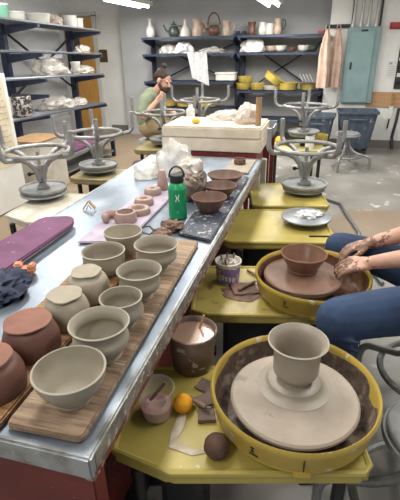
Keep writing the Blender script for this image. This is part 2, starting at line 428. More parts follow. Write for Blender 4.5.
def splash_pan(t, c, r, mud, hub, pan='yellow_pan', emblem=True, z0=.495, z1=.612):
    x, y = loc_in(t, c)
    prof = [(.0,z0+.006),(r*.80,z0+.006),(r*.93,z0+.03),(r*.955,z1-.012),(r*.965,z1-.004),(r*.985,z1+.002),(r,z1-.004),(r*1.004,z1-.016),(r*.983,z1-.026),(r*.95,z0+.042),(r*.82,z0-.002),(0,z0-.004)]
    p = MB().lathe(prof,72,(x,y,0)).build('splash_pan',pan,t)
    # wet clay thrown against the inside of the pan
    verts = [(r*.3,z0+.0075),(r*.79,z0+.009),(r*.90,z0+.032),(r*.935,z0+.06),(r*.946,z1-.03),(r*.953,z1-.016)]
    b = MB(); b.lathe(verts,72,(x,y,0),wob=.012,sd=c[1]); b.build('slurry',mud,p)
    # the clip where the two halves of the pan meet, at the front
    a = -PI/2-R(12)+R(8)
    k = MB().box((0,0,0),(.045,.012,.02),bev=.003,mx=Matrix.Translation((x+math.cos(a)*r*.935,y+math.sin(a)*r*.935,z0+.03))@Matrix.Rotation(a+PI/2,4,'Z'))
    k.build('clip',pan,p)
    s = MB()
    s.box((0,0,0),(.003,.004,.05),mx=Matrix.Translation((x+math.cos(a)*r*.981,y+math.sin(a)*r*.981,z0+.078))@Matrix.Rotation(a+PI/2,4,'Z'))
    s.build('seam','dark_mark',p)
    if emblem:
        a2 = a-R(32); q = Matrix.Translation((x+math.cos(a2)*r*.977,y+math.sin(a2)*r*.977,z0+.062))@Matrix.Rotation(a2+PI/2,4,'Z')
        q = q @ Matrix.Scale(.72,4); b = MB(); b.box((0,0,.03),(.016,.004,.004),mx=q).box((0,0,.022),(.005,.004,.02),mx=q).box((0,0,.012),(.012,.004,.004),mx=q)
        b.box((.006,0,-.002),(.034,.004,.004),mx=q); b.build('emblem','dark_mark',p)
    x, y = loc_in(t, hub)
    MB().tube([(x,y,z0-.1),(x,y,.548)],.02,12).build('shaft','wheel_grey',t)
    MB().lathe([(0,.545),(.165,.545),(.168,.553),(.165,.561),(0,.561)],56,(x,y,0)).build('wheel_head','wheel_grey',t)
    return p
PAN1 = (.0,1.0); PAN2 = (.03,1.72)
splash_pan(W1,PAN1,.242,'slurry',(.003,.987)); splash_pan(W2,PAN2,.247,'slurry_brown',(-.008,1.765))
def wheel_head(t, c, r=.155, z=.545):
    x, y = loc_in(t, c)
    MB().tube([(x,y,.42),(x,y,z-.02)],.03,14).build('shaft','black_plastic',t)
    return MB().lathe([(0,z-.022),(r*.6,z-.022),(r,z-.012),(r+.002,z-.004),(r-.003,z),(0,z)],56,(x,y,0)).build('wheel_head','wheel_grey',t)
wheel_head(W3,(-.029,2.60),.152)
wheel_head(W4,(-.075,3.235),.155,z=.535)
wheel_head(W5,(-.17,4.98),.15,z=.62)
# bar slot on the front of the third table
x, y = loc_in(W3,(.06,2.40)); MB().box((x,y,.497),(.12,.008,.006)).build('slot','dark_mark',W3)
# two wheels on the other side of the table
W6 = wheel_unit('pottery wheel with a pale grey top left of the steel table, near the white cabinet',(-1.42,2.24),w=.58,d=.62,tray='pale_tray',chamfer=.1,rz=R(4),z=.5)
wheel_head(W6,(-1.95,2.69),.17,z=.545)
W7 = wheel_unit('olive yellow pottery wheel left of the steel table, beyond the pale-topped one',(-1.5,3.24),w=.56,d=.42,tray='olive_tray',chamfer=.03,rz=R(4))
wheel_head(W7,(-1.88,3.44),.165,z=.545)

# bats (round boards) lying on the two wheel heads in use
BAT1 = (.012,.955); BAT2 = (.002,1.735)
BAT2 = (-.008,1.76); BAT1 = (.003,.995)
tag(MB().lathe([(0,.5615),(.182,.5615),(.186,.566),(.185,.572),(.179,.577)]+[(.172-.006*k,.577-.0009*(k%2)) for k in range(1,14)]+[(.06,.5765),(.0,.5765)],72,wob=.004).build('throwing_bat','bat_slip',loc=(*BAT1,0)),'pale slip-smeared round throwing bat on the nearest wheel','bat')
tag(MB().lathe([(0,.5615),(.172,.5615),(.176,.566),(.175,.572),(.168,.577)]+[(.166-.006*k,.577-.0009*(k%2)) for k in range(1,14)]+[(.06,.5765),(.0,.5765)],72,wob=.004,sd=3).build('throwing_bat','bat_brown',loc=(*BAT2,0)),'brown muddy round throwing bat turning under the brown bowl','bat')

# ------------------------------------------------------------------ stools (built upside down: seat at the bottom, legs in the air)
def make_stool(label, loc, rz, group=None):
    t = thing('metal_stool',label,'stool',loc,rz,group)
    MB().lathe([(0,0),(.15,0),(.158,.006),(.160,.012),(.156,.014),(.156,.019),(.168,.021),(.171,.027),(.172,.038),(.169,.041),(.164,.039),(.158,.027),(.08,.024),(0,.024)],48).build('seat','stool_seat',t)
    MB().box((0,0,.037),(.09,.09,.02),bev=.004).box((0,0,.055),(.05,.05,.03),bev=.004).build('seat_bracket','stool_metal',t)
    MB().tube([(0,0,.05),(0,0,.30)],.013,12).tube([(0,0,.11),(0,0,.2)],.03,14).build('screw_column','stool_metal',t)
    MB().tube([(-.03,0,.14),(-.07,0,.14)],.007,8).ball((-.078,0,.14),.016,2).build('knob','black_plastic',t)
    for k in range(4):
        a = PI/4+k*PI/2; c, s = math.cos(a), math.sin(a)
        pr = [(.024,.09),(.034,.14),(.058,.19),(.105,.24),(.165,.27),(.24,.282),(.295,.292),(.322,.318),(.33,.36),(.33,.45)]
        pts = []
        for i in range(len(pr)-1):
            for j in range(3): f = j/3; pts.append((pr[i][0]*(1-f)+pr[i+1][0]*f, pr[i][1]*(1-f)+pr[i+1][1]*f))
        pts.append(pr[-1])
        l = MB().tube([(c*r, s*r, z) for r, z in pts],.0175,10).build('leg','stool_metal',t)
        MB().tube([(c*.33,s*.33,.445),(c*.33,s*.33,.462)],.0175,10).build('foot_cap','stool_metal',l)
    MB().tube([(.225*math.cos(i*PI/20),.225*math.sin(i*PI/20),.300) for i in range(40)],.015,8,closed=True).build('foot_ring','stool_metal',t)
    return t
ST = make_stool('upturned metal stool with four legs in the air beside the white cabinet',(-1.95,2.69,.545),R(36))
copy_tree(ST,(-1.88,3.44,.545),R(-14),'upturned metal stool standing seat-down on the olive wheel, further from the white cabinet')
copy_tree(ST,(-.075,3.235,.535),R(-6),'upturned metal stool on the clean yellow wheel beyond the rag-covered disc')
copy_tree(ST,(-.17,4.98,.62),R(42),'upturned metal stool on the pale yellow wheel in front of the bins')
copy_tree(ST,(-1.62,4.5,.585),R(62),'upturned metal stool just in front of the bearded man')
copy_tree(ST,(-1.38,5.1,.65),R(55),'upturned metal stool with splayed legs beyond the plaster table, before the back shelf')
def flip(o):
    o.rotation_euler.x = PI; return o
flip(copy_tree(ST,(.36,6.1,.462),R(30),'metal stool standing upright with pale seat in front of the navy bins'))
flip(copy_tree(ST,(.60,1.73,.462),R(20),'metal stool the potter in jeans sits on'))
flip(copy_tree(ST,(.445,1.07,.462),R(45),'metal stool standing upright at the right edge beside the nearest wheel'))
ms = flip(copy_tree(ST,(-1.98,5.0,.504),R(25),'metal stool the bearded man sits on')); ms.scale = (1,1,1.09)
# low wheels under the two stools by the bearded man
W8 = wheel_unit('pottery wheel in front of the bearded man, mostly hidden by the plaster table',(-1.28,4.28),w=.6,d=.5,tray='olive_tray',chamfer=.02,rz=R(6),z=.54)
wheel_head(W8,(-1.62,4.5),.15,z=.585)
W9 = wheel_unit('pottery wheel behind the plaster table, under the splayed upturned stool',(-1.02,4.86),w=.6,d=.5,tray='olive_tray',chamfer=.02,rz=R(6),z=.605)
wheel_head(W9,(-1.38,5.1),.15,z=.65)
# ------------------------------------------------------------------ boards and pots on the steel table
ZT = .754
def board(name, label, poly, z0, th, m, bev=.004, loc=(0,0,0), rz=0, cat='board'):
    return tag(MB().prism(poly,z0,z0+th,bev=bev).build(name,m,loc=loc,rz=rz),label,cat)
def rrect(w, d, r=.02, n=4):
    pts = []
    for cx, cy, a0 in ((w/2-r,d/2-r,0),(-w/2+r,d/2-r,PI/2),(-w/2+r,-d/2+r,PI),(w/2-r,-d/2+r,1.5*PI)):
        for i in range(n+1): a = a0+i*PI/2/n; pts.append((cx+r*math.cos(a),cy+r*math.sin(a)))
    return pts
board('ware_board','long worn wooden ware board carrying the seven upright grey pots',rrect(.184,1.03,.016),0,.018,'ware_wood',loc=(-.519,1.063,ZT),rz=R(1.6))
board('ware_board','worn orange-brown wooden ware board carrying the upside-down pots',rrect(.19,.98,.014),0,.018,'ware_wood_orange',loc=(-.716,1.02,ZT),rz=R(1.6))
ZB = ZT+.0185
def vessel(name, label, cat, outer, th, loc, m, rz=0, group=None, rim='clay_rim', tilt=None, foot=None, wob=.012, sd=0):
    "thrown pot from its outer profile [(r,z)] bottom to rim; inside follows at wall thickness th"
    inner = [(max(r-th,.0), max(z,outer[0][1]+th*1.4)) for r, z in outer if z > outer[0][1]+th*.8]
    rr, rz_ = outer[-1]
    prof = [(0,outer[0][1])] + outer + [(rr-th*.5,rz_+th*.35)] + inner[::-1] + [(0,inner[0][1] if inner[0][0] > .001 else inner[0][1])]
    # smooth the profile a little
    o = MB().lathe(prof,56,wob=wob,sd=sd).build(name,m,loc=loc,rz=rz)
    tag(o,label,cat,group)
    lip = [(rr-th*.95,rz_-.0005),(rr-th*.5,rz_+th*.42),(rr+.0006,rz_-.0005),(rr+.0004,rz_-.002),(rr-th*.5,rz_+.001)]
    if rim: MB().lathe(lip,56,wob=wob,sd=sd,close=True).build('rim',rim,o)
    if tilt: o.rotation_euler.x, o.rotation_euler.y = tilt
    return o
def cr(pts, n=5):
    "Catmull-Rom through profile points"
    out = []; P = [pts[0]]+list(pts)+[pts[-1]]
    for i in range(1,len(P)-2):
        p0,p1,p2,p3 = P[i-1],P[i],P[i+1],P[i+2]
        for k in range(n):
            t = k/n
            out.append(tuple(.5*((2*p1[j])+(-p0[j]+p2[j])*t+(2*p0[j]-5*p1[j]+4*p2[j]-p3[j])*t*t+(-p0[j]+3*p1[j]-3*p2[j]+p3[j])*t**3) for j in (0,1)))
    out.append(pts[-1]); return out
def grey_bowl(r, h, flare=0):
    # footed bowl: foot ring, belly, open rim
    return [(.040,0),(.041,.003)] + cr([(.037,.010),(.047,.016),(r*.72,h*.36),(r*.9,h*.62),(r*.975,h*.85),(r,h)])
def grey_pot(r, h):
    # narrow foot, carinated belly, waist and flared lip
    return [(r*.52,0),(r*.54,.003)] + cr([(r*.47,.012),(r*.55,.02),(r*.86,h*.42),(r*.92,h*.56),(r*.88,h*.70),(r*.93,h*.88),(r,h)])
vessel('bowl','widest open grey clay bowl, tilted a little, nearest the table corner','bowl',grey_bowl(.0815,.088),.0045,(-.486,.648,ZB+.001),'clay_grey',sd=1)
vessel('pot','grey clay pot with broad flared rim right behind the widest open bowl','pot',
   [(.05,0),(.052,.003)]+cr([(.047,.010),(.056,.018),(.070,.04),(.0725,.056),(.066,.07),(.068,.085),(.077,.1)]),.0045,(-.495,.812,ZB),'clay_grey',sd=2)
vessel('bowl','small straight-walled grey clay bowl, third along from the table corner','bowl',
   [(.036,0),(.037,.003)]+cr([(.033,.010),(.042,.018),(.060,.036),(.063,.05),(.058,.07),(.061,.092)]),.0042,(-.5,.952,ZB),'clay_grey',sd=3)
vessel('pot','grey clay pot with bulging middle, fourth along from the table corner','pot',grey_pot(.071,.1),.0045,(-.506,1.105,ZB),'clay_grey',sd=4)
vessel('pot','grey clay pot with bulging middle at the far right end of the ware board','pot',grey_pot(.079,.1),.0045,(-.523,1.305,ZB),'clay_grey',sd=5)
vessel('bowl','dry pale grey clay bowl farthest along, next to the clay rings','bowl',
   [(.04,0)]+cr([(.042,.004),(.053,.03),(.060,.055),(.070,.085),(.0735,.1)]),.0045,(-.688,1.385,ZB),'clay_grey_rough',sd=6)
vessel('bowl','deep rounded grey clay bowl left of the bulging pots, by the inverted ones','bowl',
   [(.05,0)]+cr([(.052,.003),(.064,.014),(.073,.035),(.074,.055),(.0735,.075),(.0765,.086)]),.0048,(-.697,1.235,ZB),'clay_grey',sd=7)
def inverted(label, loc, r, h, rf, m, mf, sd):
    # upside-down pot: rim on the board, ragged foot disc on top
    prof = [(r*.93,.0)]+cr([(r*.97,.004),(r,.022),(r*.985,h*.5),(r*.86,h*.76),(rf*1.0,h*.89),(rf*.9,h*.93)])+[(rf*.88,h*.95)]
    o = MB().lathe([(0,.004),(r*.88,.004)]+prof+[(0,h*.95)],56,wob=.012,sd=sd).build('inverted_pot',m,loc=loc)
    tag(o,label,'pot')
    MB().lathe([(0,h*.93),(rf*.98,h*.935),(rf*1.13,h*.97),(rf*1.11,h*1.0),(rf*.95,h*1.015),(0,h*1.005)],48,wob=.11,sd=sd+4).build('foot_disc',mf,o)
    return o
inverted('upside-down grey clay pot farther from the corner, beside the deep rounded bowl',(-.672,1.068,ZB),.068,.094,.043,'clay_grey_rough','clay_grey_rough',1)
inverted('upside-down grey clay pot next to the upside-down terracotta one',(-.664,.926,ZB),.066,.094,.045,'clay_grey_rough','clay_grey_rough',2)
inverted('upside-down terracotta pot next to the upside-down grey one',(-.687,.786,ZB),.074,.092,.053,'clay_red','clay_red_foot',3)
inverted('upside-down terracotta pot at the edge of the photo, nearest the table front',(-.688,.633,ZB),.074,.092,.05,'clay_red','clay_red_foot',4)

# splattered dark board, brown bowls, small cup
board('splattered_board','dark blue board splattered with clay under the three brown bowls',[(-.56,1.66),(-.40,1.61),(-.40,2.62),(-.57,2.66)],ZT,.012,'navy_board')
ZD = ZT+.0125
def brown_bowl(r, h): return [(r*.5,0)]+cr([(r*.52,.003),(r*.6,.012),(r*.8,h*.5),(r*.95,h*.86),(r,h)])
vessel('bowl','reddish brown bowl nearest the green bottle, first of the row of three','bowl',brown_bowl(.087,.076),.004,(-.49,1.955,ZD),'clay_brown',rim='clay_red_foot',sd=1)
vessel('bowl','reddish brown bowl in the middle of the row of three','bowl',brown_bowl(.089,.066),.004,(-.487,2.195,ZD),'clay_brown',rim='clay_red_foot',sd=2)
vessel('bowl','widest reddish brown bowl, farthest of the row of three','bowl',brown_bowl(.105,.06),.004,(-.511,2.43,ZD),'clay_brown',rim='clay_red_foot',sd=3)
board('ware_board','small pale board under the little brown cup at the far end of the table',rrect(.17,.36,.01),0,.01,'clay_grey_rough',loc=(-.505,2.9,ZT))
vessel('cup','small square-shouldered brown cup in front of the plaster slab','cup',[(.033,0)]+cr([(.035,.002),(.041,.008),(.041,.028),(.043,.036)]),.005,(-.515,2.94,ZT+.0105),'clay_brown',rim='clay_red_foot',sd=8)

# green flask
t = thing('water_bottle','green insulated water bottle with black loop cap','bottle',(-.627,1.875,ZT),R(18))
MB().lathe([(0,.0),(.038,0),(.0425,.004),(.0435,.012)]+cr([(.0435,.03),(.0435,.135),(.0425,.148),(.036,.163),(.03,.172)])+[(.029,.178),(0,.178)],48).build('body','green_bottle',t)
c = MB().lathe([(0,.176),(.031,.176),(.033,.18),(.033,.205),(.031,.211),(0,.213)],40).build('cap','black_plastic',t)
MB().tube([(.035*math.cos(a),0,.200+.05*math.sin(a)) for a in [PI*i/14 for i in range(15)]],.0045,8,flat=1.4).build('loop','black_plastic',c)
e = MB(); q = lambda a, z: (.0442*math.cos(R(a)-PI/2), .0442*math.sin(R(a)-PI/2), z)
for sgn in (-1,1):
    e.tube([q(sgn*10,.125),q(sgn*8,.117),q(sgn*4,.113),q(sgn*4,.103),q(sgn*8,.099),q(sgn*10,.091)],.0018,6)
e.tube([q(-4,.108),q(4,.108)],.0018,6)
e.build('emblem','bottle_white',t)
MB().tube([q(-4,.04),q(4,.04)],.0012,6).build('small_print','bottle_white',t)

# bag of clay and sheets of plastic
t = thing('clay_bag','block of brown clay in a crumpled clear plastic bag behind the green bottle','bag',(-.648,2.17,ZT),R(6))
MB().box((0,0,.079),(.155,.15,.155),bev=.025,seg=3).build('clay_block','clay_block',t)
b = MB(); b.ball((0,0,.086),(.092,.09,.088),4,amp=.16,sc=3.2,sd=2); b.build('bag_skin','film_grey',t)
b = MB(); b.ball((.0,0,.158),(.07,.065,.06),4,amp=.32,sc=2.2,sd=4,flatz=-.02); b.build('bag_neck','film_tan',t)
def film(label, loc, r, sd, m='film', amp=.3, rz=0, name='plastic_sheet', cat='plastic sheet', sc=2.1):
    return tag(MB().ball((0,0,r[2]*.22),r,4,amp=amp,sc=sc,sd=sd,flatz=-r[2]*.2).build(name,m,loc=loc,rz=rz),label,cat)
film('big crumpled sheet of clear plastic standing up behind the clay bag',(-.88,2.62,ZT),(.125,.11,.165),3,amp=.28,sc=1.9)
film('low crumpled plastic sheet left of the clay bag, trailing on the table',(-1.05,2.56,ZT),(.09,.11,.075),9,amp=.25,sc=1.8)

# clay rings, cone and the lavender board under them
board('plaster_board','thin mauve board dusted with clay under the rings and cone',[(-.95,1.47),(-.745,1.53),(-.752,2.22),(-.79,2.40),(-.93,2.38),(-.955,1.75)],ZT,.009,'lavender')
ZL = ZT+.0095
def ring(label, loc, ro, ri, h, sd):
    return tag(MB().lathe([(ri,0),(ro,0),(ro+.003,h*.4),(ro-.004,h*.95),(ro-.012,h),(ri+.006,h*.97),(ri,h*.6)],40,wob=.03,sd=sd,close=True).build('clay_ring','clay_pink',loc=loc),label,'clay ring')
ring('dry pink clay ring with small hole, nearest the clay cone',(-.868,2.165,ZL),.046,.010,.036,1)
ring('dry pink clay ring in the middle of the row',(-.85,1.99,ZL),.049,.015,.036,2)
ring('wide flat pink clay ring leaning behind the tallest ring',(-.828,1.86,ZL),.058,.03,.03,3)
ring('tallest pink clay ring, closest to the grey bowls',(-.842,1.74,ZL),.05,.036,.05,4)
tag(MB().tube([(.03*math.cos(R(a)),.034*math.sin(R(a)),.022) for a in range(60,300,20)],.012,10,flat=1.8).build('broken_ring','clay_pink',loc=(-.915,1.73,ZL)),'broken open clay ring left of the tallest ring','clay ring')
tag(MB().lathe([(0,0),(.034,0),(.035,.006),(.02,.1),(.017,.113),(0,.115)],32,wob=.03).build('clay_cone','clay_pink',loc=(-.843,2.262,ZL)),'upright pink clay cone beside the plastic sheets','clay cone')
t = thing('trimming_tool','small folded wood and brass trimming tool standing alone on bare steel','tool',(-1.107,1.875,ZT),R(20))
for sg in (-1,1):
    MB().box((0,0,0),(.006,.03,.052),bev=.001,mx=Matrix.Translation((sg*.016,0,.0255))@Matrix.Rotation(-sg*.6,4,'Y')).build('wooden_leg','tool_wood',t)
MB().tube([(-.012,-.016,.008),(0,-.017,.03),(.012,-.016,.008)],.003,6).build('wire_loop','brass',t)

# purple board, pale slab, foam and rag at the left edge
board('purple_board','purple board spotted with clay lying across the table edge',[(-1.235,1.35),(-1.232,1.62),(-1.215,1.655),(-1.12,1.69),(-1.085,1.685),(-1.05,1.63),(-1.045,1.60),(-1.045,1.08),(-1.22,1.05)],ZT+.016,.018,'purple',bev=.006)
board('slab','pale plaster slab sticking out under the purple board',[(-1.26,1.27),(-1.25,1.62),(-1.06,1.6),(-1.06,1.1),(-1.25,1.06)],ZT,.014,'slab_pale')
t = tag(MB().box((0,0,.014),(.075,.042,.026),bev=.006).box((-.022,.004,.034),(.03,.036,.018),rot=.2,bev=.005).box((.028,.002,.03),(.022,.036,.02),rot=-.2,bev=.005).build('sponge','orange_foam',loc=(-1.0,1.185,ZT),rz=R(15)),'torn orange foam block near the purple board','sponge')
def cloth(label, loc, r, sd, m, name='cloth', cat='cloth', rz=0, amp=.6):
    return tag(MB().ball((0,0,r[2]*.2),r,4,amp=amp,sc=3.2,sd=sd,flatz=-r[2]*.18).build(name,m,loc=loc,rz=rz),label,cat)
cloth('crumpled dark navy rag beside the orange foam',(-1.0,1.04,ZT),(.085,.12,.05),5,'navy_cloth',amp=.38)
# scraps and strap by the bottle
tag(MB().ball((0,0,.02),(.05,.038,.026),3,amp=.5,sd=2,flatz=-.019).build('clay_scrap','clay_chip',loc=(-.605,1.71,ZT)),'flat brown clay scrap at the foot of the green bottle','clay scrap')
tag(MB().ball((0,0,.022),(.04,.034,.028),3,amp=.4,sd=8,flatz=-.021).build('clay_scrap','clay_chip',loc=(-.612,1.605,ZT)),'rounded brown clay scrap close to the grey pots','clay scrap')
b = MB(); pts = [(-.055,.02,.003),(-.03,.045,.01),(.0,.03,.02),(.02,-.01,.012),(0,-.035,.006),(-.03,-.025,.012),(-.045,0,.02),(-.02,.02,.024)]
b.tube(pts,.006,8,closed=True,flat=.5); tag(b.build('strap','black_plastic',loc=(-.69,1.655,ZT),rz=.4),'black looped strap lying beside the clay scraps','strap')

# ------------------------------------------------------------------ the nearest wheel and its table
ZW = .493
pot1 = [(.06,0),(.064,.004)]+cr([(.062,.012),(.056,.024),(.05,.03),(.05,.036),(.057,.044),(.066,.058),(.067,.09),(.068,.12),(.074,.145),(.086,.162)])
o = vessel('pot','grey pot with flared rim standing on the nearest wheel','pot',pot1,.005,(.0,1.040,.5775),'clay_wet',sd=11)
MB().lathe([(.045,.0),(.11,.0),(.104,.002),(.09,.005),(.082,.011),(.079,.021),(.069,.027),(.052,.03),(.045,.02)],48,wob=.02,close=True).build('foot_skirt','clay_wet',o)
vessel('bowl','brown clay bowl on the wheel in front of the muddy hands','bowl',[(.066,0),(.07,.004)]+cr([(.068,.012),(.076,.028),(.089,.052),(.098,.07),(.103,.083)]),.006,(-.014,1.80,.5775),'clay_brown_wet',rim='clay_red_foot',sd=12)
t = thing('slip_bucket','clay-caked bucket full of pale slip with a stick in it','bucket',(-.35,1.15,ZW))
MB().lathe([(0,.0),(.068,0),(.071,.004),(.079,.136),(.084,.139),(.084,.147),(.080,.149),(.076,.144),(.067,.01),(0,.008)],48,wob=.008).build('shell','bucket',t)
MB().lathe([(0,.124),(.0745,.124),(.0745,.128),(0,.128)],44).build('slip','slip_liquid',t)
tag(MB().tube([(0,0,0),(.03,.03,.115)],.0042,8).build('stick','tool_wood',loc=(-.352,1.17,ZW+.06)),'wooden stick standing in the slip bucket','stick')
t = thing('plastic_cup','clear plastic cup stained with pink slip and a stick inside','cup',(-.345,.905,ZW))
t.location = (-.392,.9,ZW)
MB().lathe([(0,0),(.04,0),(.043,.004),(.0535,.1),(.0565,.103),(.0565,.108),(.053,.109),(.0515,.103),(.0415,.006),(0,.005)],44).build('shell','clear_cup',t)
MB().lathe([(0,.006),(.0405,.006),(.044,.03),(.045,.042),(.03,.05),(0,.03)],36,wob=.12).build('pink_slip','pink_slip',t)
tag(MB().tube([(0,0,0),(.045,.02,.06)],.005,8).build('stick','dirty_wood',loc=(-.41,.895,ZW+.058)),'dirty stick lying in the clear cup','stick')
tag(MB().lathe([(0,0),(.02,.001)]+cr([(.027,.008),(.031,.022),(.026,.038),(.014,.05),(.006,.056)])+[(0,.057)],28,wob=.06).build('sponge','sponge_orange',loc=(-.322,.94,ZW)),'bright orange pear-shaped sponge beside the clear cup','sponge')
def lump(name, label, loc, size, rz, m, sd, cat='clay scrap'):
    b = bmesh.new(); bmesh.ops.create_cube(b, size=1); bmesh.ops.subdivide_edges(b, edges=b.edges[:], cuts=5, use_grid_fill=True)
    for v in b.verts:
        n = noise.noise(v.co*3+Vector((sd,0,0)))*.16
        v.co = Vector((v.co.x*(1+n)*size[0], v.co.y*(1+n)*size[1], (v.co.z+.5)*(1+n)*size[2]))
    q = MB(); q._merge(b, Matrix()); return tag(q.build(name,m,loc=loc,rz=rz),label,cat)
lump('clay_scrap','thin broken grey-brown tile of clay by the orange sponge',(-.245,.925,ZW),(.05,.045,.014),.3,'clay_block',1)
lump('clay_scrap','flat brown clay slab behind the orange sponge',(-.262,.985,ZW),(.06,.05,.012),.8,'clay_block',2)
lump('clay_scrap','long clay offcut between sponge and bucket',(-.272,1.045,ZW),(.07,.05,.01),-.3,'clay_block',3)
tag(MB().tube([(-.045,0,.008),(.035,.0,.02)],.008,8).tube([(.035,0,.02),(.05,.005,.023)],.004,8).build('wooden_tool','dirty_wood',loc=(-.277,.952,ZW+.012),rz=-.5),'muddy wooden tool resting on the sponge and clay scraps','tool')
tag(MB().ball((0,0,.034),.0355,3,amp=.05,sc=2).build('clay_ball','dark_clay',loc=(-.185,.805,ZW)),'dark round ball of clay in front of the nearest wheel','clay ball')
tag(MB().prism([(-.03,.07),(-.005,.075),(.0,.03),(-.005,-.01),(.05,-.04),(.09,-.02),(.1,-.035),(.05,-.06),(-.02,-.05),(-.03,0)],0,.0015).build('dried_slip','dried_slip',loc=(-.30,.845,ZW)),'pale dried slip puddle on the nearest yellow table','puddle')

# ------------------------------------------------------------------ second wheel's table
t = thing('yogurt_tub','purple and white printed yoghurt tub with sticks and rags inside','tub',(-.353,1.765,ZW))
MB().lathe([(0,0),(.049,0),(.052,.004),(.0585,.1),(.0625,.102),(.0625,.109),(.059,.11),(.0565,.104),(.05,.006),(0,.006)],44).build('shell','white_plastic',t)
MB().lathe([(.0525,.006),(.0532,.006),(.0583,.088),(.0576,.088)],44,close=True).build('printed_label','yogurt_purple',t)
b = MB()
for k in range(5):
    a = R(-120+k*17); z = .066-.004*k
    b.box((0,0,0),(.011,.0016,.024),mx=Matrix.Translation((.0567*math.cos(a),.0567*math.sin(a),z-.02))@Matrix.Rotation(a+PI/2,4,'Z'))
b.build('label_panel','yogurt_yellow',t)
for k, (a, l) in enumerate(((.3,.06),(1.4,.05),(2.6,.055),(4.0,.045))):
    tag(MB().tube([(0,0,0),(.02*math.cos(a),.02*math.sin(a),.07+l*.4)],.0042,7).build('tool_handle','dirty_wood',loc=(-.353+.02*math.cos(a+1),1.765+.02*math.sin(a+1),ZW+.04)),'muddy tool handle poking out of the yoghurt tub','tool','tools in the yoghurt tub')
cloth('crumpled muddy rag stuffed in the yoghurt tub',(-.353,1.765,ZW+.075),(.048,.048,.03),6,'film_tan',amp=.5)
lump('clay_scrap','flat brown clay scrap beside the yoghurt tub, under the tools',(-.262,1.70,ZW),(.11,.10,.010),.4,'clay_chip',5)
tag(MB().tube([(-.06,-.0,.008),(.05,.0,.008)],.007,8).build('wooden_tool','dirty_wood',loc=(-.25,1.71,ZW+.011),rz=1.0),'brown wooden tool lying against the second pan','tool')
tag(MB().tube([(-.05,0,.008),(.05,0,.008)],.006,8).build('wooden_tool','dirty_wood',loc=(-.24,1.845,ZW),rz=-.7),'brown wooden tool behind the yoghurt tub, pointing at the pan','tool')
tag(MB().prism([(.09*math.cos(a)*(1+.3*noise.noise((math.cos(a)*2,math.sin(a)*2,1))),.07*math.sin(a)*(1+.3*noise.noise((math.cos(a)*2,math.sin(a)*2,4)))) for a in [i*PI/12 for i in range(24)]],0,.0015).build('clay_smear','clay_chip',loc=(-.27,1.665,ZW)),'brown clay smear on the second yellow table','puddle')
cloth('crumpled white paper rag on the bare grey disc',(-.012,2.61,.546),(.08,.06,.018),4,'white_cloth',rz=.3,amp=.5,cat='rag',name='rag')
# ------------------------------------------------------------------ back shelving, two bays
YF, YB = 7.36, 7.84
def shelving(label, x0, x1, levels, pans=True):
    t = thing('shelving_unit',label,'shelf',((x0+x1)/2,YB,0)); hw = (x1-x0)/2
    for s in (-1,1):
        x = s*(hw-.03)
        MB().box((x,-.02,.87),(.07,.05,1.74),bev=.004).build('post','navy',t)
    for z in levels:
        sh = MB().box((0,-.25,z-.02),(hw*2,.46,.025),bev=.003).box((0,-.475,z-.02),(hw*2,.02,.034),bev=.003).build('shelf','navy',t)
        for s in (-1,1):
            x = s*(hw-.035)
            MB().prism([(-.03,-.03),(-.5,-.03),(-.5,-.065),(-.03,-.15)],-.015,.015,mx=Matrix.Translation((x,0,z))@Matrix(((0,0,1,0),(1,0,0,0),(0,1,0,0),(0,0,0,1)))).build('bracket','navy',sh)
    zt, zb = levels[1], levels[2]
    for s in (-1,1):
        MB().tube([(-s*(hw-.06),-.02,zt+.16),(s*(hw-.06),-.02,zb-.06 if s>0 else zb-.06)],.03,6,flat=.4).build('brace','navy',t)
    return t
shelving('dark blue metal shelving along the grey wall, left bay behind the bearded man',-2.98,-1.42,[1.67,1.42,1.0,.58])
shelving('dark blue metal shelving along the grey wall, right bay beside the aprons',-1.38,-.02,[1.67,1.42,.86,.42])
def shelf_at(px, z, y=7.6): p = at(px,60,y=y); return (p.x,y,z+.001)
def sv(name, label, cat, px, z, prof, m, extra=None, y=7.6, group=None):
    prof = [(r*.88,z_*.92) for r,z_ in prof] if z > 1.5 else prof
    t = tag(MB().lathe([(0,0)]+cr(prof,3)+[(max(prof[-1][0]-.012,.004),prof[-1][1]),(max(prof[-1][0]-.014,.002),prof[-1][1]-.02),(0,prof[-1][1]-.03)],24).build(name,m,loc=shelf_at(px,z,y)),label,cat,group)
    if extra: extra(t)
    return t
def handle(r, z0, z1, x0, m, side=1):
    return lambda t: MB().tube([(side*(x0*.8),0,z1),(side*(x0+r),0,z1*.95+z0*.05),(side*(x0+r*1.2),0,(z0+z1)/2),(side*(x0+r*.7),0,z0*.9+z1*.1),(side*x0*.85,0,z0)],.01,7).build('handle',m,t)
def spout(x0, z0, m, side=-1, l=.1):
    return lambda t: MB().tube([(side*x0,0,z0),(side*(x0+l*.6),0,z0+.03),(side*(x0+l),0,z0+.11)],[.022,.016,.012],8).build('spout',m,t)
T = 1.675
sv('vase','tall white glazed vase with long neck at the left end of the top back shelf','vase',152,T,[(.07,0),(.085,.05),(.075,.14),(.035,.2),(.03,.27),(.045,.3)],'glaze_white')
def te(t): spout(.08,.07,'glaze_dark')(t); handle(.05,.05,.16,.08,'glaze_dark')(t); MB().lathe([(0,.17),(.05,.17),(.045,.19),(.012,.2),(.016,.225),(0,.23)],20).build('lid','glaze_dark',t)
sv('teapot','squat dark green teapot next to the tall white vase','teapot',175,T,[(.07,0),(.1,.04),(.1,.1),(.08,.15),(.06,.175)],'glaze_dark',te)
sv('bottle','cone-shaped white bottle next to the dark green teapot','bottle',186,T,[(.1,0),(.1,.03),(.075,.12),(.03,.19),(.025,.27)],'glaze_white')
